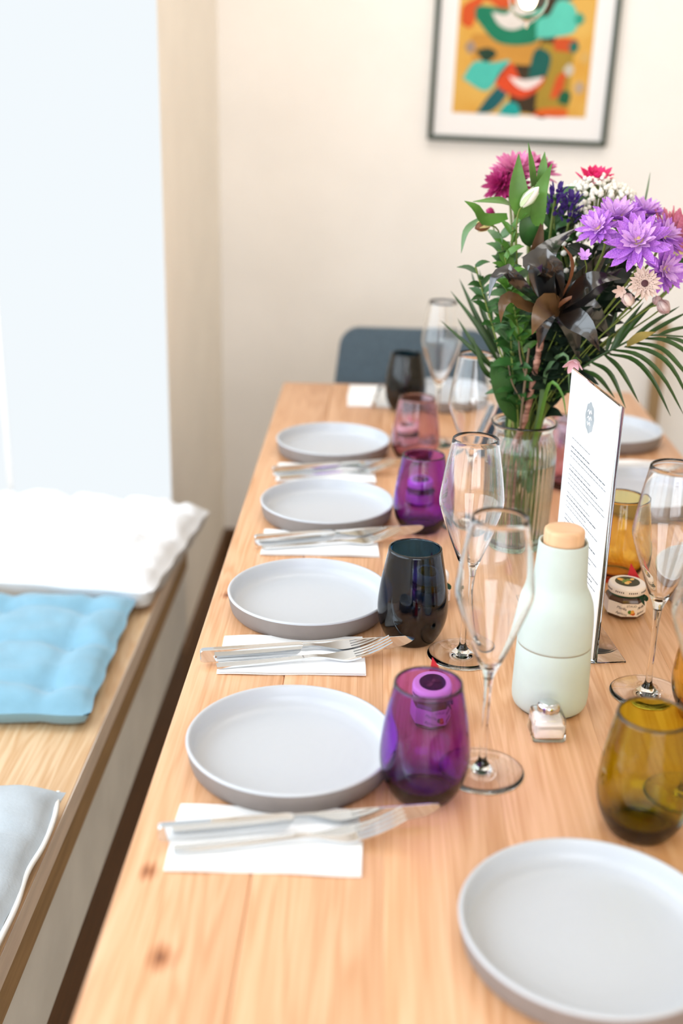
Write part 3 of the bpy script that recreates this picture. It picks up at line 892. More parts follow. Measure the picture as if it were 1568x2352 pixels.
obj('cap', lathe([(0, 0.0285), (0.0108, 0.0285), (0.0112, 0.0292), (0.0112, 0.0345), (0.0106, 0.0362), (0.0085, 0.0378), (0.004, 0.0386), (0, 0.0387)], 40, sharp=50), M['steel'], t)

# ------------------------------------------------------------------ menu in its acrylic stand
ang = math.atan2(1.3565 - 1.1815, 0.4286 - 0.4520)
t = thing('menu_stand', 'clear acrylic table stand holding a tall white menu', 'menu stand', (0.4520, 1.1815, 0), ang)
LM = 0.178
obj('foot_plate', box(0, LM, -0.0385, 0.0385, 0.0003, 0.0022, 0.0005), M['acrylic'], t)
obj('backing_sheet', box(-0.004, LM, -0.0030, -0.0012, 0.0024, 0.300, 0.0004), M['acrylic'], t)
t = thing('menu_sheet', 'tall white printed menu with a grey oval emblem', 'menu', (0.4520, 1.1815, 0), ang)
obj('paper', box(0.004, LM - 0.003, -0.0008, 0.0008, 0.004, 0.2985), M['menu'], t)
# emblem and lines of print on the face turned to the nearest plates (+y in stand space)
em = []
n = 48
for k in range(n):
    a = 2 * math.pi * k / n
    rr = 1 + 0.05 * math.cos(8 * a)
    em.append((rr * 0.0150 * math.cos(a), 0, rr * 0.0175 * math.sin(a)))
me = mesh(em + [(a, 0.0002, c) for a, b, c in em], [tuple(range(n)), tuple(reversed(range(n, 2 * n)))] + [(i, n + i, n + (i + 1) % n, (i + 1) % n) for i in range(n)], False)
o = obj('emblem', me, M['emblem'], t); o.location = (LM / 2 + 0.004, 0.0009, 0.262)
for k, (pts) in enumerate(([(-0.007, 0.006), (-0.003, 0.009), (0.0, 0.004), (0.004, 0.008), (0.008, 0.005)], [(-0.008, -0.001), (-0.004, 0.002), (-0.001, -0.003), (0.003, 0.001), (0.007, -0.002)], [(-0.005, -0.008), (-0.001, -0.005), (0.002, -0.009), (0.006, -0.006)])):
    q = obj('emblem_script', tube([(a, 0.0004, b) for a, b in pts], 0.00055, 5, 16), M['menu'], o)
rnd = random.Random(3)
V, F = [], []
z = 0.222
for row in range(30):
    if row in (1, 4, 9, 13, 18, 23): z -= 0.005
    bold = row in (1, 2, 5, 10, 14, 19, 24)
    x = 0.150 if row else 0.150
    end = x - rnd.uniform(0.05, 0.135)
    hgt = 0.0013 if bold else 0.0008
    while x > end:
        L = rnd.uniform(0.004, 0.012)
        b = len(V)
        V += [(x, 0.00095, z), (x - L, 0.00095, z), (x - L, 0.00095, z + hgt), (x, 0.00095, z + hgt), (x, 0.00080, z), (x - L, 0.00080, z), (x - L, 0.00080, z + hgt), (x, 0.00080, z + hgt)]
        F += [(b, b + 1, b + 2, b + 3), (b + 7, b + 6, b + 5, b + 4), (b, b + 4, b + 5, b + 1), (b + 2, b + 6, b + 7, b + 3)]
        x -= L + 0.0016
    z -= 0.0058
obj('menu_print', mesh(V, F, False), M['ink_grey'], t, kind='stuff')

# ------------------------------------------------------------------ chair at the table head
t = thing('upholstered_chair', 'slate grey upholstered chair at the head of the table', 'chair', (0.287, 2.60, -0.75))
def rounded_panel(w0, w1, h, r, th, curve=0.03, n=40):
    pts = []
    for (cx, cz, a0) in ((w1 / 2 - r, h - r, 0), (-w1 / 2 + r, h - r, 90), (-w0 / 2 + r, r, 180), (w0 / 2 - r, r, 270)):
        for k in range(9):
            a = math.radians(a0 + 90 * k / 8)
            pts.append((cx + r * math.cos(a), cz + r * math.sin(a)))
    bm = bmesh.new()
    vs = [bm.verts.new((x, curve * (x / (w0 / 2)) ** 2 * -1, z)) for x, z in pts]
    f = bm.faces.new(vs)
    ex = bmesh.ops.extrude_face_region(bm, geom=[f])
    for v in ex['geom']:
        if isinstance(v, bmesh.types.BMVert): v.co.y += th
    bmesh.ops.bevel(bm, geom=[e for e in bm.edges if len(e.link_faces) == 2 and e.calc_face_angle(0) > 1.2], offset=0.010, segments=3, affect='EDGES')
    return bm_mesh(bm, True, 40)
o = obj('backrest', rounded_panel(0.40, 0.345, 0.34, 0.045, 0.035), M['slate'], t); o.location = (0, -0.005, 0.503); o.rotation_euler = (-0.10, 0, 0)
obj('seat', box(-0.21, 0.21, -0.40, 0.03, 0.42, 0.49, 0.02, 3), M['slate'], t)
for sx in (-1, 1):
    for (ya, yb) in ((-0.36, -0.38), (0.0, 0.04)):
        obj('leg', tube([(sx * 0.17, ya, 0.425), (sx * 0.20, yb, 0.0)], lambda u: 0.013 - 0.004 * u, 10), M['black_metal'], t)
    obj('back_support', box(sx * 0.12 - 0.012, sx * 0.12 + 0.012, 0.015, 0.028, 0.43, 0.56, 0.003), M['black_metal'], t)

# ------------------------------------------------------------------ slim post beyond the table corner
t = thing('wooden_post', 'slim brown wooden post standing against the cream wall', 'post', (0.972, 3.145, -0.75))
obj('shaft', box(-0.015, 0.015, -0.012, 0.012, 0.0, 0.76, 0.003), M['post'], t)
obj('foot', box(-0.03, 0.03, -0.025, 0.025, 0.0, 0.02, 0.003), M['post'], t)
obj('top_cap', box(-0.018, 0.018, -0.015, 0.015, 0.76, 0.772, 0.003), M['post'], t)

# navy card behind the vase
t = thing('folded_card', 'narrow navy blue folded card standing behind the glass vase', 'card', (0.395, 1.985, 0), 0.35)
for s in (-1, 1):
    V = [(-0.012, 0, 0), (0.012, 0, 0), (0.040, s * 0.004, 0.082), (0.016, s * 0.004, 0.082)]
    V = [(a, b + s * (0.014 - 0.014 * c / 0.082), c) for a, b, c in V]
    V2 = [(a, b + 0.0008, c) for a, b, c in V]
    obj('leaf_panel', mesh(V + V2, [(0, 1, 2, 3), (7, 6, 5, 4), (0, 4, 5, 1), (1, 5, 6, 2), (2, 6, 7, 3), (3, 7, 4, 0)], False), M['navy'], t)

# ------------------------------------------------------------------ picture on the far wall
t = thing('framed_picture', 'framed abstract print in teal, orange and ochre on the far wall', 'picture', (0.547, YF - 0.001, 0.475))
t.rotation_euler = (0, 0.018, 0)
PW, PH = 0.232, 0.66
fw, fd = 0.014, 0.022
obj('frame_rail', box(-PW, PW, -fd, 0, 0, fw, 0.003), M['frame'], t)
obj('frame_rail', box(-PW, PW, -fd, 0, PH - fw, PH, 0.003), M['frame'], t)
obj('frame_stile', box(-PW, -PW + fw, -fd, 0, fw, PH - fw, 0.003), M['frame'], t)
obj('frame_stile', box(PW - fw, PW, -fd, 0, fw, PH - fw, 0.003), [M['frame']], t)
obj('mount_board', box(-PW + fw, PW - fw, -0.010, -0.004, fw, PH - fw), M['mount'], t)
pr = obj('print_sheet', box(-0.172, 0.172, -0.0108, -0.0100, 0.070, 0.59), mat('print_ochre', '#D9A040', 0.8, col2='#E0B45C', scale=9), t)
SH = []
def blob(col, pts, k):
    n = len(pts) * 6
    P = spline([(a, b, 0) for a, b in pts + pts[:1]], n + 1)[:-1]
    y = -0.0109 - 0.00012 * k
    N = len(P)
    V = [(q.x, y, q.y) for q in P] + [(q.x, y + 0.0001, q.y) for q in P]
    F = [tuple(range(N)), tuple(reversed(range(N, 2 * N)))] + [(i, N + i, N + (i + 1) % N, (i + 1) % N) for i in range(N)]
    obj('printed_shape', mesh(V, F, False), M.setdefault('ink' + col, mat('ink' + col, col, 0.8, var=0.05, scale=30)), pr)
def px(a, b):      # printed layout measured on the sheet: a across 0..1, b up from its lower edge in sheet widths
    return (-0.172 + 0.344 * a, 0.070 + 0.344 * b)
def rect(c, a0, a1, b0, b1, k): blob(c, [px(a0, b0), px((a0 + a1) / 2, b0 - .005), px(a1, b0), px(a1, (b0 + b1) / 2), px(a1, b1), px((a0 + a1) / 2, b1), px(a0, b1), px(a0, (b0 + b1) / 2)], k)
rect('#3A2A14', 0.42, 0.72, 0.02, 0.95, 1)
rect('#A8882C', 0.62, 0.86, 0.05, 0.50, 2)
rect('#C98F3A', 0.12, 0.60, 0.36, 0.55, 2)
blob('#D9B45C', [px(.0, .85), px(.14, .83), px(.16, 1.3), px(.0, 1.3)], 3)
blob('#D2521C', [px(.02, .62), px(.10, .60), px(.18, .78), px(.36, .74), px(.40, 1.2), px(.20, 1.2), px(.16, .85), px(.03, .74)], 3)
blob('#0A7A5A', [px(.12, .66), px(.30, .50), px(.55, .50), px(.64, .60), px(.60, .72), px(.35, .73), px(.14, .74)], 4)
blob('#E2DAD4', [px(.24, .70), px(.30, .62), px(.40, .59), px(.50, .63), px(.58, .70), px(.44, .735), px(.44, 1.2), px(.38, 1.2), px(.38, .735)], 5)
blob('#5CC8B4', [px(.58, .54), px(.70, .55), px(.86, .60), px(.84, .76), px(.72, .80), px(.66, .70), px(.58, .66)], 5)
blob('#0C6E6C', [px(.66, .82), px(.84, .84), px(.86, 1.3), px(.62, 1.3)], 4)
blob('#C94E1C', [px(.72, .46), px(.86, .46), px(.88, .54), px(.72, .54)], 5)
blob('#4CBFB0', [px(.06, .24), px(.24, .16), px(.34, .28), px(.40, .38), px(.28, .36), px(.14, .36)], 6)
blob('#0A5A60', [px(.18, .00), px(.30, .02), px(.40, .14), px(.36, .22), px(.26, .12)], 5)
blob('#0A5A52', [px(.54, .24), px(.66, .24), px(.70, .42), px(.58, .46)], 4)
blob('#D9481C', [px(.30, .22), px(.38, .16), px(.52, .12), px(.64, .20), px(.66, .28), px(.52, .22), px(.42, .36), px(.34, .30)], 6)
blob('#EFE0DC', [px(.40, .27), px(.46, .21), px(.54, .18), px(.62, .22), px(.65, .27), px(.52, .25)], 7)
blob('#14A09A', [px(.34, .00), px(.50, .00), px(.48, .08), px(.40, .08)], 6)
blob('#D9601C', [px(.60, .00), px(.84, .00), px(.84, .06), px(.66, .05)], 6)
blob('#D2501C', [px(.72, .12), px(.80, .16), px(.82, .30), px(.76, .28)], 6)
blob('#0A5A3A', [px(.78, .10), px(.86, .09), px(.87, .17), px(.80, .18)], 7)
blob('#1A3A2A', [px(.14, .44), px(.22, .36), px(.30, .42), px(.24, .46)], 6)
for k, (a, b, c) in enumerate(((.93, .21, '#B8A088'), (.84, .33, '#C8C0B0'), (.88, .68, '#2E9A80'), (.95, .94, '#C0A070'), (.10, .46, '#A08C80'), (.86, .49, '#1C6A5C'), (.95, .42, '#D8AC60'))):
    blob(c, [px(a - .04, b), px(a, b - .045), px(a + .04, b), px(a, b + .045)], 8)

# ------------------------------------------------------------------ pendant bulb over the table
t = thing('pendant_bulb', 'lit clear globe bulb hanging in front of the framed picture', 'lamp', (0.441, 2.20, 0.754))
obj('glass_globe', lathe(prof_smooth([(0, -0.047), (0.0018, -0.046), (0.0042, -0.0395), (0.011, -0.0335), (0.024, -0.0245), (0.0330, -0.008), (0.0335, 0.004), (0.0290, 0.020), (0.0170, 0.036), (0.0130, 0.050)], 40) + prof_smooth([(0.0124, 0.050), (0.0164, 0.036), (0.0284, 0.020), (0.0329, 0.004), (0.0324, -0.008), (0.0234, -0.024), (0.0104, -0.0325), (0.002, -0.0375), (0, -0.038)], 36), 40, sharp=80), M['bulb_glass'], t)
obj('filament', lathe(prof_smooth([(0, -0.016), (0.010, -0.013), (0.0155, 0.0), (0.014, 0.014), (0.008, 0.026), (0.004, 0.034), (0, 0.036)], 20), 20), emis('filament_glow', (1.0, 0.80, 0.52), 9.0), t)
obj('socket', lathe([(0, 0.046), (0.0150, 0.046), (0.0160, 0.050), (0.0160, 0.095), (0.012, 0.104), (0, 0.106)], 32), M['black_metal'], t)
obj('cord', tube([(0, 0, 0.104), (0, 0, ZC - T - 0.754)], 0.0028, 8), M['black_metal'], t)

# ------------------------------------------------------------------ vase
VX, VY = 0.4030, 1.5470
t = thing('glass_vase', 'ribbed clear glass bottle vase holding the bouquet', 'vase', (VX, VY, 0))
vo = [(0, 0.0020), (0.030, 0.0010), (0.0395, 0.0), (0.0418, 0.0016), (0.0424, 0.0060), (0.0430, 0.0100), (0.0440, 0.030), (0.0452, 0.060), (0.0462, 0.095), (0.0466, 0.125), (0.0462, 0.138), (0.0446, 0.149), (0.0420, 0.158), (0.0400, 0.1645), (0.0398, 0.169), (0.0412, 0.1735), (0.0446, 0.1765), (0.0458, 0.1785), (0.0456, 0.1806), (0.0444, 0.1815)]
vi = [(0.0420, 0.1806), (0.0388, 0.1765), (0.0372, 0.170), (0.0373, 0.164), (0.0392, 0.158), (0.0418, 0.149), (0.0434, 0.138), (0.0438, 0.125), (0.0434, 0.095), (0.0424, 0.060), (0.0412, 0.030), (0.0400, 0.014), (0.0370, 0.0085), (0.020, 0.0065), (0, 0.0062)]
amp = [0.0009 if 0.008 < z < 0.15 else 0.0 for r, z in vo] + [0.0] * len(vi)
obj('glass_body', lathe(vo + vi, 200, ribs=40, amp=amp, sharp=85), M['vase'], t)
obj('water', lathe([(0, 0.0060), (0.020, 0.0063), (0.0371, 0.0083), (0.0402, 0.014), (0.0414, 0.030), (0.0426, 0.060), (0.0436, 0.095), (0.0440, 0.1225), (0.0436, 0.1240), (0.0415, 0.1232), (0, 0.1230)], 64, sharp=80), M['water'], t)

# ------------------------------------------------------------------ bouquet helpers
RB = random.Random(21)
def stem_route(head, back, spread=None):
    """from a flower head down through the vase neck to the vase floor"""
    a = RB.uniform(0, 6.28); r = RB.uniform(0.006, 0.026)
    h = Vector(head); b = Vector(back).normalized()
    side = Vector((h.x - VX, h.y - VY, 0))
    if side.length > 0.02: a = math.atan2(side.y, side.x) + RB.uniform(-0.8, 0.8)
    neck = Vector((VX + r * math.cos(a), VY + r * math.sin(a), 0.180))
    bot = Vector((VX - 0.9 * r * math.cos(a) + RB.uniform(-.006, .006), VY - 0.9 * r * math.sin(a) + RB.uniform(-.006, .006), 0.0105))
    p1 = h + b * 0.03
    p2 = neck.lerp(p1, 0.5) + Vector((0, 0, 0.015))
    return [h, p1, p2, neck, neck.lerp(bot, 0.5), bot]
def flower_root(name, label, cat, head, facing, group=None):
    o = thing(name, label, cat, head, 0, group)
    q = Vector(facing).normalized().to_track_quat('Z', 'Y')
    o.rotation_mode = 'QUATERNION'; o.rotation_quaternion = q
    M4 = Matrix.Translation(Vector(head)) @ q.to_matrix().to_4x4()
    return o, M4.inverted()
PETAL = {}
def petal_mesh(kind):
    if kind not in PETAL:
        cup, wd = {'mum': (0.16, 0.25), 'flat': (0.05, 0.22), 'daisy': (0.03, 0.19), 'star': (0.04, 0.24), 'cup': (0.34, 0.40)}[kind]
        pts = [(0.05, 0, 0), (0.4, 0, cup * 0.25), (0.75, 0, cup * 0.62), (1.0, 0, cup)]
        PETAL[kind] = leaf(pts, wd, (0, 0, 1), -0.25 if kind == 'daisy' else 0.35, 6, thick=0.02, shape='oval')
    return PETAL[kind]
PMATS = {}
def petals(o, kind, m, n, L, el, jitter=0.12, a0=0.0, z=0.0, r0=0.0):
    key = (kind, m)
    if key not in PMATS:
        me = petal_mesh(kind).copy(); me.materials.clear(); me.materials.append(M[m]); PMATS[key] = me
    for k in range(n):
        a = a0 + 2 * math.pi * k / n + RB.uniform(-jitter, jitter)
        e = el + RB.uniform(-jitter, jitter)
        p = obj('petal', PMATS[key], None, o)
        s = L * RB.uniform(0.9, 1.08)
        p.scale = (s, s * RB.uniform(0.9, 1.15), s)
        p.rotation_euler = Euler((RB.uniform(-.2, .2), -e, a), 'XYZ')
        p.location = (r0 * math.cos(a), r0 * math.sin(a), z)
def bloom_parts(o, inv, head, facing, R, stem_m='stem', calyx=True, rad=0.0017, route=None):
    f = Vector(facing).normalized()
    if calyx:
        obj('calyx', lathe([(0, -0.30 * R), (0.10 * R, -0.28 * R), (0.22 * R, -0.14 * R), (0.26 * R, -0.02 * R), (0, 0.0)], 14), M['lf_deep'], o)
    pts = route or stem_route(Vector(head) - f * (0.24 * R), -f * 0.6 + Vector((0, 0, -0.6)))
    obj('stem', tube([inv @ Vector(p) for p in pts], rad, 7, 26), M[stem_m], o)
def mum(label, head, facing, R, outer, inner, centre=True, group='chrysanthemums in the bouquet', dense=1.25):
    o, inv = flower_root('chrysanthemum', label, 'flower', head, facing, group)
    petals(o, 'mum', outer, int(15 * dense), R, 0.04, 0.22, z=-0.06 * R)
    petals(o, 'mum', outer, int(14 * dense), R * 0.90, 0.36, 0.22, a0=0.2)
    petals(o, 'mum', inner, int(13 * dense), R * 0.76, 0.66, 0.20, a0=0.1, z=0.03 * R)
    petals(o, 'mum', inner, int(11 * dense), R * 0.54, 1.0, 0.18, a0=0.3, z=0.05 * R)
    if centre:
        obj('flower_centre', lathe([(0, 0.0), (0.17 * R, 0.02 * R), (0.16 * R, 0.20 * R), (0.09 * R, 0.28 * R), (0, 0.29 * R)], 14), M['pt_yellow'], o)
    bloom_parts(o, inv, head, facing, R)
    return o

# light violet chrysanthemums
mum('largest violet chrysanthemum with open petals at the front of the bouquet', (0.501, 1.405, 0.440), (-0.25, -0.80, 0.55), 0.0400, 'pt_violet', 'pt_lilac')
mum('violet chrysanthemum nearest the dark cordyline leaves', (0.456, 1.425, 0.453), (-0.45, -0.62, 0.62), 0.0270, 'pt_violet', 'pt_lilac')
mum('flattened violet chrysanthemum below the white sprays', (0.486, 1.470, 0.460), (-0.1, -0.35, 0.9), 0.0370, 'pt_violet', 'pt_lilac')
mum('small violet chrysanthemum at the top edge of its cluster', (0.529, 1.520, 0.463), (0.15, -0.3, 0.9), 0.0280, 'pt_violet', 'pt_lilac')
mum('violet chrysanthemum touching the rose gerbera', (0.546, 1.475, 0.440), (0.45, -0.45, 0.7), 0.0300, 'pt_violet', 'pt_lilac')
mum('lowest violet chrysanthemum with a yellow eye beside the pale star flower', (0.540, 1.430, 0.407), (0.35, -0.85, 0.15), 0.0300, 'pt_violet', 'pt_lilac')
# magenta chrysanthemums behind the tall leaves
mum('pink and magenta chrysanthemum behind the tall green leaves', (0.376, 1.620, 0.502), (-0.15, -0.45, 0.85), 0.0380, 'pt_pink', 'pt_pink', False)
mum('dark magenta chrysanthemum low on the cordyline side', (0.355, 1.600, 0.488), (-0.55, -0.55, 0.35), 0.0270, 'pt_magenta', 'pt_magenta', False)
mum('magenta chrysanthemum directly behind the broad leaf', (0.374, 1.605, 0.488), (-0.1, -0.8, 0.3), 0.0240, 'pt_magenta', 'pt_magenta', False)
mum('pink chrysanthemum peeping past the tallest leaf', (0.408, 1.640, 0.503), (0.35, -0.4, 0.8), 0.0300, 'pt_pink', 'pt_magenta', False)
# rose gerbera at the picture edge
o, inv = flower_root('gerbera', 'large rose pink gerbera seen from the side at the picture edge', 'flower', (0.574, 1.505, 0.414), (0.22, 0.05, 0.97))
petals(o, 'daisy', 'pt_rose', 26, 0.064, 0.85, 0.06)
petals(o, 'daisy', 'pt_rose', 22, 0.060, 1.08, 0.06, 0.1)
obj('flower_centre', lathe([(0, 0), (0.011, 0.001), (0.010, 0.006), (0, 0.008)], 18), M['pt_yellow'], o)
bloom_parts(o, inv, (0.574, 1.505, 0.414), (0.22, 0.05, 0.97), 0.05, rad=0.0026)
# hot pink bloom behind the white sprays
o, inv = flower_root('carnation', 'hot pink carnation half hidden by white sprays', 'flower', (0.474, 1.585, 0.490), (0.0, -0.3, 0.95))
petals(o, 'cup', 'pt_hot', 12, 0.030, 0.35); petals(o, 'cup', 'pt_hot', 10, 0.026, 0.75, a0=.2); petals(o, 'cup', 'pt_hot', 7, 0.022, 1.1, a0=.2)
bloom_parts(o, inv, (0.474, 1.585, 0.490), (0.0, -0.3, 0.95), 0.03)
# pale astrantia star
h = (0.511, 1.395, 0.395); f = (-0.05, -0.93, 0.32)
o, inv = flower_root('astrantia', 'pale pink star-shaped astrantia with dark speckles', 'flower', h, f)
petals(o, 'star', 'pt_star', 18, 0.0205, 0.10, 0.05); petals(o, 'star', 'pt_star', 14, 0.0175, 0.22, 0.05, .1)
obj('flower_centre', lathe([(0, 0), (0.0045, 0.0005), (0.004, 0.003), (0, 0.004)], 14), M['pt_dot'], o)
for k in range(40):
    a = 2.399 * k; r = 0.0052 + 0.0058 * (k / 40) ** 0.6
    q = obj('speckle', PMATS.setdefault('dot', lathe([(0, -0.0005), (0.0005, 0), (0, 0.0005)], 6)), M['pt_dot'] if not PMATS['dot'].materials else None, o); q.location = (r * math.cos(a), r * math.sin(a), 0.0042)
bloom_parts(o, inv, h, f, 0.02, calyx=False, rad=0.0009)
def budding(name, label, head, facing, L, W, m, tipm=None):
    o, inv = flower_root(name, label, 'bud', head, facing, 'closed buds in the bouquet')
    obj('bud', lathe(prof_smooth([(0, -L / 2), (W * 0.30, -L * 0.42), (W * 0.5, -L * 0.05), (W * 0.36, L * 0.28), (0.0006, L / 2)], 14) + [(0, L / 2)], 12), M[m], o)
    for k in range(4):
        a = math.pi / 2 * k
        p = obj('sepal', leaf([(W * 0.2 * math.cos(a), W * 0.2 * math.sin(a), -L * 0.5), (W * 0.52 * math.cos(a), W * 0.52 * math.sin(a), -L * 0.1), (W * 0.38 * math.cos(a), W * 0.38 * math.sin(a), L * 0.36)], W * 0.42, (math.cos(a), math.sin(a), 0.1), 0.1, 5), M[tipm or m], o)
    bloom_parts(o, inv, head, facing, L, calyx=False, rad=0.0010)
budding('astrantia_bud', 'striped white and purple bud below the pale star flower', (0.495, 1.400, 0.374), (0.2, -0.7, -0.5), 0.018, 0.014, 'pt_star', 'pt_bud')
budding('astrantia_bud', 'dusky pink bud beyond the pale star flower', (0.534, 1.420, 0.371), (-0.2, -0.5, -0.2), 0.015, 0.011, 'pt_bud')
budding('astrantia_bud', 'lowest dusky pink bud over the palm leaflets', (0.541, 1.410, 0.365), (0.5, -0.6, -0.6), 0.019, 0.015, 'pt_bud')
budding('alstroemeria_bud', 'greenish white bud resting against the broad green leaf', (0.378, 1.470, 0.485), (0.55, -0.35, 0.75), 0.032, 0.014, 'pt_white', 'lf_pale')
budding('alstroemeria_bud', 'brown and yellow bud hanging on the cordyline side', (0.325, 1.500, 0.446), (-0.75, -0.45, -0.25), 0.024, 0.014, 'lf_rust', 'pt_yellow')
budding('alstroemeria_bud', 'tiny magenta bud beneath the sideways leaf', (0.339, 1.560, 0.457), (-0.4, -0.5, 0.6), 0.014, 0.010, 'pt_magenta')
# small pink bells
for lab, h, f in (('small pink flower hanging just over the menu top', (0.443, 1.420, 0.296), (-0.3, -0.75, -0.55)), ('small lilac flower in the shade under the violet blooms', (0.444, 1.430, 0.419), (-0.2, -0.8, 0.5)), ('tiny cream flower beside the striped bud', (0.489, 1.410, 0.383), (-0.5, -0.8, 0.1))):
    o, inv = flower_root('small_flower', lab, 'flower', h, f)
    petals(o, 'cup', 'pt_lilac' if 'lilac' in lab else ('pt_star' if 'cream' in lab else 'pt_pale'), 6, 0.0190 if 'menu' in lab else 0.0135, 0.6, 0.08)
    bloom_parts(o, inv, h, f, 0.012, rad=0.0008)
# white gypsophila sprays
def gyps(label, c, rx, rz, n, seed):
    r = random.Random(seed)
    o = thing('gypsophila_spray', label, 'flowers', c, 0, 'white gypsophila sprays')
    inv = Matrix.Translation(-Vector(c))
    route = stem_route(Vector(c) + Vector((0, 0, -0.05)), (0, 0, -1))
    obj('stem', tube([inv @ p for p in route], 0.0009, 6, 22), M['stem'], o)
    fl, br = bmesh.new(), bmesh.new()
    for k in range(n):
        a = r.uniform(0, 6.28); q = r.uniform(0, 1) ** 0.5
        p = Vector((rx * q * math.cos(a), rx * 0.7 * q * math.sin(a), rz * (1 - q * q) * r.uniform(0.6, 1.0) - rz * 0.2 * r.random()))
        s = bmesh.ops.create_icosphere(fl, subdivisions=1, radius=r.uniform(0.0026, 0.0042), matrix=Matrix.Translation(p))
        q0 = p * 0.35 + Vector((0, 0, -0.035))
        d = (p - q0); m4 = Matrix.Translation((p + q0) / 2) @ d.to_track_quat('Z', 'Y').to_matrix().to_4x4()
        bmesh.ops.create_cone(br, segments=4, radius1=0.0004, radius2=0.0003, depth=d.length, matrix=m4)
    obj('florets', bm_mesh(fl, True, 80), M['pt_white'], o, kind='stuff')
    obj('branchlets', bm_mesh(br, True, 80), M['stem'], o, kind='stuff')
gyps('white gypsophila spray over the hot pink carnation', (0.478, 1.570, 0.482), 0.050, 0.026, 190, 1)
gyps('small white gypsophila spray between statice and violet blooms', (0.459, 1.540, 0.460), 0.020, 0.020, 34, 2)
gyps('loose white specks of gypsophila among the cordyline leaves', (0.453, 1.520, 0.402), 0.05, 0.06, 40, 3)
# purple statice
for lab, c in (('deep purple statice beside the tall green leaf', (0.416, 1.515, 0.483)), ('deep purple statice under the white spray', (0.437, 1.520, 0.474))):
    o, inv = flower_root('statice', lab, 'flower', c, (0.1, -0.3, 0.95))
    for k in range(5):
        petals(o, 'cup', 'pt_purple', 9, 0.0110, 0.7, 0.3, a0=k, z=-0.022 + 0.007 * k, r0=0.011 - 0.0015 * k)
    bloom_parts(o, inv, c, (0.1, -0.3, 0.95), 0.02)

# ------------------------------------------------------------------ foliage
def plant(name, label, base, group=None):
    return thing(name, label, 'foliage', base, 0, group)
def add_leaf(o, base, pts, width, m, facing=(0, -1, 0.35), fold=0.22, shape='lance', n=9, name='leaf'):
    return obj(name, leaf(rel(pts, base), width, facing, fold, n, shape=shape), M[m], o)
# alstroemeria stem with its tall leaves
b = (VX - 0.012, VY - 0.01, 0.0105)
o = plant('alstroemeria', 'alstroemeria stem with tall pointed green leaves at the top of the bouquet', b)
obj('stem', tube(rel([(0.381, 1.500, 0.473), (0.388, 1.520, 0.422), (0.397, 1.540, 0.306), (VX - 0.020, VY - 0.008, 0.18), b], b), 0.0021, 8, 26), M['stem'], o)
add_leaf(o, b, [(0.375, 1.485, 0.458), (0.364, 1.478, 0.490), (0.362, 1.485, 0.534)], 0.026, 'lf_green', (0.1, -1, 0.2), 0.12)
add_leaf(o, b, [(0.393, 1.490, 0.448), (0.390, 1.480, 0.485), (0.404, 1.490, 0.523)], 0.022, 'lf_green', (-0.35, -1, 0.2), 0.15)
add_leaf(o, b, [(0.386, 1.500, 0.489), (0.380, 1.495, 0.517), (0.375, 1.505, 0.546)], 0.011, 'lf_green', (0.7, -1, 0.2), 0.3)
add_leaf(o, b, [(0.395, 1.510, 0.493), (0.396, 1.508, 0.514), (0.397, 1.512, 0.536)], 0.013, 'lf_green', (-0.2, -1, 0.2), 0.2)
add_leaf(o, b, [(0.363, 1.500, 0.468), (0.344, 1.485, 0.477), (0.309, 1.475, 0.477)], 0.016, 'lf_green', (0.0, -0.55, 0.9), 0.25)
add_leaf(o, b, [(0.355, 1.500, 0.458), (0.326, 1.490, 0.454), (0.313, 1.480, 0.469), (0.299, 1.480, 0.477)], 0.016, 'lf_green', (0.5, -0.8, 0.3), 0.2)
add_leaf(o, b, [(0.319, 1.500, 0.453), (0.304, 1.490, 0.439), (0.299, 1.485, 0.413)], 0.009, 'lf_mid', (-0.6, -1, 0.1), 0.2)
add_leaf(o, b, [(0.391, 1.500, 0.425), (0.382, 1.490, 0.447), (0.376, 1.495, 0.473)], 0.030, 'lf_deep', (0.1, -1, 0.2), 0.12)
# dark cordyline shoot
b = (VX - 0.006, VY - 0.022, 0.0115)
CB = [(0.412, 1.465, 0.348), (0.407, 1.475, 0.314), (0.404, 1.490, 0.265), (0.399, 1.512, 0.194), (VX - 0.013, VY - 0.020, 0.15), (VX - 0.012, VY - 0.014, 0.08), b]
o = plant('cordyline', 'glossy black and bronze cordyline shoot in the middle of the bouquet', b)
obj('stem', tube(rel(CB, b), lambda u: 0.0046 - 0.0008 * u + 0.0005 * math.sin(90 * u), 10, 70), M['stem_pink'], o)
C = lambda *a, **k: add_leaf(o, b, *a, **k)
C([(0.415, 1.462, 0.349), (0.396, 1.440, 0.401), (0.403, 1.445, 0.427), (0.438, 1.475, 0.448)], 0.042, 'lf_bronze', (-0.68, -0.68, 0.30), 0.16)
C([(0.419, 1.460, 0.356), (0.409, 1.430, 0.393), (0.391, 1.410, 0.416), (0.373, 1.405, 0.415), (0.373, 1.400, 0.406)], 0.034, 'lf_bronze', (-0.45, -0.75, 0.5), 0.15)
C([(0.421, 1.455, 0.354), (0.440, 1.425, 0.380), (0.458, 1.410, 0.397), (0.488, 1.420, 0.396)], 0.030, 'lf_bronze', (-0.60, -0.62, 0.50), 0.16)
C([(0.422, 1.455, 0.350), (0.436, 1.420, 0.347), (0.451, 1.400, 0.337), (0.467, 1.398, 0.312)], 0.029, 'lf_bronze', (-0.60, -0.68, 0.42), 0.14)
C([(0.426, 1.455, 0.350), (0.406, 1.425, 0.362), (0.392, 1.405, 0.353), (0.385, 1.408, 0.328)], 0.030, 'lf_gold', (-0.05, -0.95, 0.3), 0.12)
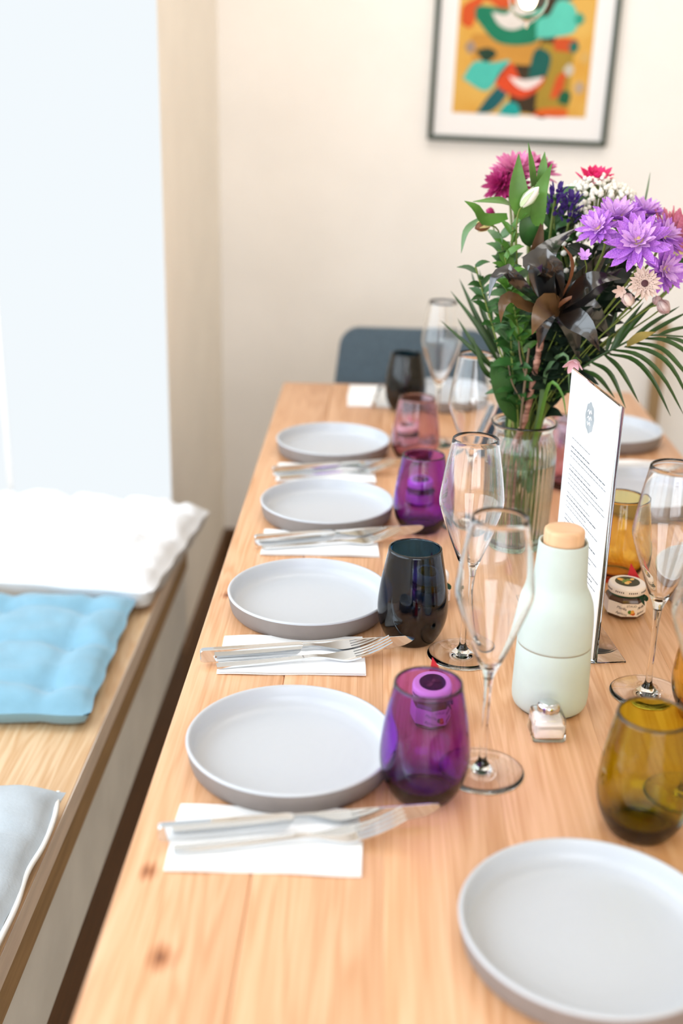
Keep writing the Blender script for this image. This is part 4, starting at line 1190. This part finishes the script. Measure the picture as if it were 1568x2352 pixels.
C([(0.410, 1.462, 0.349), (0.378, 1.430, 0.358), (0.357, 1.420, 0.370), (0.347, 1.412, 0.362), (0.347, 1.415, 0.340)], 0.020, 'lf_gold', (-0.1, -0.7, 0.7), 0.12)
C([(0.405, 1.465, 0.352), (0.376, 1.440, 0.379), (0.352, 1.425, 0.400), (0.335, 1.415, 0.393), (0.331, 1.415, 0.369)], 0.022, 'lf_bronze', (-0.68, -0.60, 0.35), 0.15)
C([(0.426, 1.462, 0.356), (0.449, 1.450, 0.391), (0.478, 1.455, 0.429)], 0.033, 'lf_bronze', (0.3, -0.9, -0.2), 0.14)
C([(0.411, 1.470, 0.354), (0.392, 1.470, 0.402), (0.398, 1.490, 0.458)], 0.026, 'lf_gold', (0.2, -0.95, 0.2), 0.2)
C([(0.418, 1.450, 0.357), (0.428, 1.432, 0.393), (0.427, 1.425, 0.417), (0.416, 1.425, 0.433)], 0.010, 'lf_rust', (0.8, -0.6, 0.2), 0.3)
C([(0.424, 1.462, 0.353), (0.457, 1.460, 0.373), (0.499, 1.470, 0.402)], 0.026, 'lf_bronze', (0.1, -0.9, 0.4), 0.14)
C([(0.429, 1.470, 0.348), (0.458, 1.455, 0.351), (0.490, 1.460, 0.319)], 0.036, 'lf_bronze', (0.2, -0.9, 0.3), 0.14)
C([(0.426, 1.470, 0.348), (0.439, 1.460, 0.332), (0.456, 1.470, 0.283)], 0.030, 'lf_bronze', (0.2, -0.9, 0.3), 0.14)
C([(0.415, 1.470, 0.347), (0.405, 1.455, 0.335), (0.403, 1.470, 0.298)], 0.022, 'lf_bronze', (-0.2, -0.9, 0.3), 0.14)
C([(0.418, 1.448, 0.354), (0.427, 1.436, 0.366), (0.440, 1.432, 0.374)], 0.006, 'lf_rust', (0, -0.8, 0.6), 0.3)
# leafy sprigs
def sprig(label, top, seed, n, L, W, m, base_h=0.18, cover=0.55, tilt=0.8):
    r = random.Random(seed)
    a = r.uniform(0, 6.28); rr = r.uniform(0.004, 0.024)
    b = (VX + rr * math.cos(a), VY + rr * math.sin(a), 0.0105)
    o = plant('leafy_sprig', label, b, 'leafy green sprigs in the bouquet')
    nk = (VX + 0.024 * math.cos(a + 3.1), VY + 0.024 * math.sin(a + 3.1), 0.182)
    route = spline([b, nk, tuple(Vector(nk).lerp(Vector(top), 0.5) + Vector((r.uniform(-.01, .01), -0.01, 0))), top], 40)
    obj('stem', tube(rel(route, b), 0.0012, 6), M['stem'], o)
    for k in range(n):
        u = 1 - cover * (k / n)
        q = route[int(u * 39)]
        ang = 2.4 * k + r.uniform(-.4, .4)
        d = Vector((math.cos(ang), math.sin(ang) * 0.8 - 0.25, tilt + r.uniform(-.3, .5))).normalized()
        s = L * r.uniform(0.75, 1.2)
        e = q + d * s + Vector((0, 0, -0.12 * s)); mid = q + d * (s * 0.5) + Vector((0, 0, 0.05 * s))
        obj('leaf', leaf(rel([q, mid, e], b), W * r.uniform(0.8, 1.15), (r.uniform(-.5, .3), -0.7, 0.7), 0.2, 7), M[m], o)
    return o
sprig('sage green sprig of small oval leaves on the window side of the bouquet', (0.349, 1.500, 0.432), 1, 34, 0.030, 0.012, 'lf_mid', cover=0.36)
sprig('bright green sprig of narrow leaves beside the sage one', (0.362, 1.490, 0.447), 2, 26, 0.026, 0.009, 'lf_green', cover=0.35)
sprig('low green sprig reaching out over the table end', (0.319, 1.500, 0.395), 3, 14, 0.026, 0.009, 'lf_deep', cover=0.25, tilt=0.3)
sprig('dark green sprig behind the violet blooms', (0.453, 1.560, 0.469), 4, 30, 0.040, 0.017, 'lf_deep', cover=0.5)
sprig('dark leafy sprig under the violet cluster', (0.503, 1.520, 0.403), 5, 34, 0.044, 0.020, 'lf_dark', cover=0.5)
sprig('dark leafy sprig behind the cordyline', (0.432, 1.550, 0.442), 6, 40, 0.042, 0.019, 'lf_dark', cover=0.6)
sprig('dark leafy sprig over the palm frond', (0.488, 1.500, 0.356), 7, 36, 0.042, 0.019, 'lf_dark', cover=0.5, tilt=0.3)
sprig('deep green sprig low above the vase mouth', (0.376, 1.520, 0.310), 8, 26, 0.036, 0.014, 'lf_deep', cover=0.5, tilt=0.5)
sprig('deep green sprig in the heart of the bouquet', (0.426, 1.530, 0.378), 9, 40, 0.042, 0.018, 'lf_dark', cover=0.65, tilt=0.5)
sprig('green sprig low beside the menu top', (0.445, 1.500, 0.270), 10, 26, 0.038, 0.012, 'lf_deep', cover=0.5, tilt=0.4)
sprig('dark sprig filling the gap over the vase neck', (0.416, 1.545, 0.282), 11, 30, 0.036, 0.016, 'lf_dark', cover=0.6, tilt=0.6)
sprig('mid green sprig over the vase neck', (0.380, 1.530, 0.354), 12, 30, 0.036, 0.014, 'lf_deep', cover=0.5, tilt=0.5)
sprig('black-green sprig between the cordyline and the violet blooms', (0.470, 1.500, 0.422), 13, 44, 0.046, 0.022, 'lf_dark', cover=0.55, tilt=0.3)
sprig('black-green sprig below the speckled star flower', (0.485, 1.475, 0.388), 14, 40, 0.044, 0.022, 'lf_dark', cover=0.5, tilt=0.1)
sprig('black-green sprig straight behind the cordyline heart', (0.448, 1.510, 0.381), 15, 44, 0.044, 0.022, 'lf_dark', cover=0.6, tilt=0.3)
sprig('fresh green sprig in front of the sage one', (0.353, 1.475, 0.411), 16, 30, 0.028, 0.011, 'lf_green', cover=0.35)
sprig('dark sprig under the statice', (0.418, 1.545, 0.470), 17, 30, 0.036, 0.015, 'lf_deep', cover=0.35)
sprig('green sprig hanging low beside the pink cordyline stem', (0.366, 1.500, 0.347), 18, 34, 0.036, 0.014, 'lf_deep', cover=0.6, tilt=0.2)
sprig('sage sprig in front of the twig fork', (0.359, 1.485, 0.383), 19, 24, 0.032, 0.013, 'lf_mid', cover=0.45, tilt=0.4)
# broad leaf low on the window side, and a bent grass leaf towards the menu
b = (VX - 0.02, VY + 0.005, 0.0105)
o = plant('broad_leaf', 'broad dark green leaf just above the vase mouth', b)
obj('stem', tube(rel([(0.390, 1.535, 0.197), (VX - 0.022, VY - 0.004, 0.175), b], b), 0.0015, 6, 14), M['stem'], o)
add_leaf(o, b, [(0.392, 1.530, 0.186), (0.372, 1.505, 0.231), (0.347, 1.500, 0.273)], 0.040, 'lf_deep', (0.2, -1, 0.35), 0.12, 'oval')
b = (VX + 0.02, VY - 0.012, 0.0105)
o = plant('grass_blade', 'bent green grass blade curving over towards the menu', b)
add_leaf(o, b, [(VX + 0.02, VY - 0.012, 0.0105), (VX + 0.012, VY - 0.02, 0.14), (0.417, 1.500, 0.198), (0.423, 1.480, 0.251), (0.437, 1.465, 0.241), (0.445, 1.460, 0.210)], 0.005, 'lf_green', (0.2, -1, 0.2), 0.2, 'strap', 18, 'blade')
add_leaf(o, b, [(VX + 0.016, VY - 0.012, 0.0105), (VX + 0.012, VY - 0.014, 0.14), (0.416, 1.510, 0.195), (0.419, 1.490, 0.266), (0.439, 1.470, 0.291), (0.447, 1.470, 0.242)], 0.006, 'lf_mid', (0.2, -1, 0.2), 0.2, 'strap', 18, 'blade')
b = (VX + 0.01, VY + 0.015, 0.0105)
o = plant('grass_blade', 'thin upright grass blade rising above the violet blooms', b)
add_leaf(o, b, [b, (VX + 0.012, VY + 0.012, 0.17), (0.529, 1.580, 0.373), (0.546, 1.600, 0.472), (0.549, 1.600, 0.509)], 0.0042, 'lf_mid', (0.2, -1, 0.2), 0.2, 'strap', 20, 'blade')
# twigs
b = (VX + 0.012, VY - 0.02, 0.0105)
o = plant('bare_twig', 'thin brown forked twig beside the cordyline stem', b)
obj('twig', tube(rel([b, (VX - 0.006, VY - 0.026, 0.16), (0.392, 1.500, 0.197), (0.392, 1.490, 0.253), (0.393, 1.485, 0.295)], b), 0.0017, 7, 26), M['twig'], o)
obj('twig_branch', tube(rel([(0.392, 1.490, 0.258), (0.383, 1.488, 0.282), (0.379, 1.490, 0.310)], b), 0.0011, 6, 10), M['twig'], o)
obj('twig_branch', tube(rel([(0.391, 1.496, 0.222), (0.376, 1.492, 0.246), (0.369, 1.490, 0.270)], b), 0.0010, 6, 10), M['twig'], o)
# palm frond beyond the menu
b = (VX + 0.018, VY + 0.004, 0.0105)
o = plant('palm_frond', 'arching palm frond with long leaflets reaching over the menu', b)
obj('rachis', tube(rel([b, (VX + 0.022, VY - 0.006, 0.175), (0.447, 1.500, 0.247), (0.468, 1.470, 0.280), (0.495, 1.450, 0.305), (0.529, 1.440, 0.324), (0.588, 1.440, 0.324)], b), lambda u: 0.0022 - 0.0012 * u, 7, 34), M['lf_palm'], o)
PL = [([(0.464, 1.475, 0.270), (0.480, 1.455, 0.265), (0.502, 1.450, 0.241)], 0.0066), ([(0.471, 1.465, 0.283), (0.491, 1.440, 0.274), (0.513, 1.430, 0.233)], 0.0066), ([(0.485, 1.455, 0.295), (0.501, 1.430, 0.282), (0.526, 1.420, 0.244)], 0.0066),
      ([(0.490, 1.450, 0.297), (0.514, 1.420, 0.297), (0.537, 1.405, 0.275), (0.562, 1.400, 0.233)], 0.0066), ([(0.492, 1.450, 0.303), (0.518, 1.415, 0.304), (0.546, 1.400, 0.282), (0.578, 1.400, 0.235)], 0.0066),
      ([(0.507, 1.447, 0.308), (0.533, 1.415, 0.309), (0.558, 1.400, 0.291), (0.595, 1.400, 0.232)], 0.0066), ([(0.516, 1.445, 0.314), (0.543, 1.415, 0.314), (0.565, 1.400, 0.296), (0.608, 1.400, 0.249)], 0.0066),
      ([(0.529, 1.442, 0.320), (0.550, 1.415, 0.323), (0.577, 1.410, 0.308), (0.612, 1.405, 0.275)], 0.0066), ([(0.556, 1.442, 0.322), (0.572, 1.420, 0.321), (0.601, 1.420, 0.304)], 0.006),
      ([(0.491, 1.452, 0.302), (0.504, 1.450, 0.330), (0.526, 1.455, 0.363)], 0.0066), ([(0.496, 1.450, 0.305), (0.513, 1.450, 0.333), (0.542, 1.455, 0.366)], 0.0066), ([(0.510, 1.447, 0.312), (0.535, 1.450, 0.335), (0.572, 1.460, 0.358)], 0.006),
      ([(0.527, 1.443, 0.321), (0.551, 1.450, 0.335), (0.584, 1.460, 0.352)], 0.006), ([(0.545, 1.442, 0.324), (0.565, 1.450, 0.330), (0.597, 1.460, 0.336)], 0.0055), ([(0.487, 1.460, 0.296), (0.494, 1.470, 0.323), (0.500, 1.480, 0.355)], 0.006)]
for pts, wd in PL:
    add_leaf(o, b, pts, wd, 'lf_palm', (-0.1, -0.6, 0.8), 0.35, 'strap', 12, 'leaflet')
add_leaf(o, b, [(0.508, 1.440, 0.312), (0.521, 1.430, 0.324), (0.539, 1.430, 0.331)], 0.015, 'lf_sheath', (0, -0.6, 0.8), 0.2, 'lance', 8, 'dry_sheath')
b = (VX - 0.022, VY + 0.01, 0.0105)
o = plant('palm_frond', 'fan of narrow palm leaflets spreading over the table end', b)
obj('rachis', tube(rel([b, (VX - 0.024, VY + 0.004, 0.175), (0.375, 1.560, 0.230), (0.361, 1.570, 0.275), (0.350, 1.580, 0.333)], b), lambda u: 0.002 - 0.001 * u, 7, 28), M['lf_palm'], o)
for pts, wd in (([(0.367, 1.555, 0.243), (0.339, 1.550, 0.267), (0.281, 1.560, 0.314)], 0.007), ([(0.366, 1.560, 0.254), (0.337, 1.560, 0.301), (0.294, 1.575, 0.351)], 0.007), ([(0.364, 1.565, 0.268), (0.334, 1.570, 0.313), (0.306, 1.590, 0.365)], 0.007),
                ([(0.368, 1.550, 0.238), (0.332, 1.548, 0.279), (0.304, 1.560, 0.317)], 0.006), ([(0.362, 1.565, 0.277), (0.340, 1.570, 0.322), (0.321, 1.590, 0.377)], 0.007), ([(0.371, 1.548, 0.232), (0.343, 1.540, 0.252), (0.324, 1.540, 0.298)], 0.007), ([(0.357, 1.570, 0.299), (0.343, 1.575, 0.339), (0.332, 1.590, 0.378)], 0.006)):
    add_leaf(o, b, pts, wd, 'lf_palm', (-0.3, -0.9, 0.4), 0.3, 'strap', 12, 'leaflet')
# plain cut stems standing in the water
for k in range(9):
    a = 2.4 * k; r = 0.006 + 0.0022 * k
    b = (VX + r * math.cos(a), VY + r * math.sin(a), 0.0105)
    o = plant('cut_stem', 'bare green cut stem standing in the vase water', b, 'cut stems in the vase')
    tp = (VX - 0.9 * r * math.cos(a) * 0.9, VY - 0.9 * r * math.sin(a) * 0.9, 0.215)
    obj('stem', tube(rel([b, (VX, VY, 0.10), tp], b), 0.0022 + 0.0004 * (k % 3), 8, 16), M['stem' if k % 2 else 'lf_green'], o)
    add_leaf(o, b, [(VX, VY, 0.10 + 0.006 * k), (VX - 0.02 * math.cos(a * 1.7), VY - 0.02 * math.sin(a * 1.7), 0.095 + 0.006 * k), (VX - 0.030 * math.cos(a * 1.7), VY - 0.030 * math.sin(a * 1.7), 0.075 + 0.006 * k)], 0.016, 'lf_mid' if k % 2 else 'lf_deep', (0, -1, 0.4), 0.2, 'oval', 6)
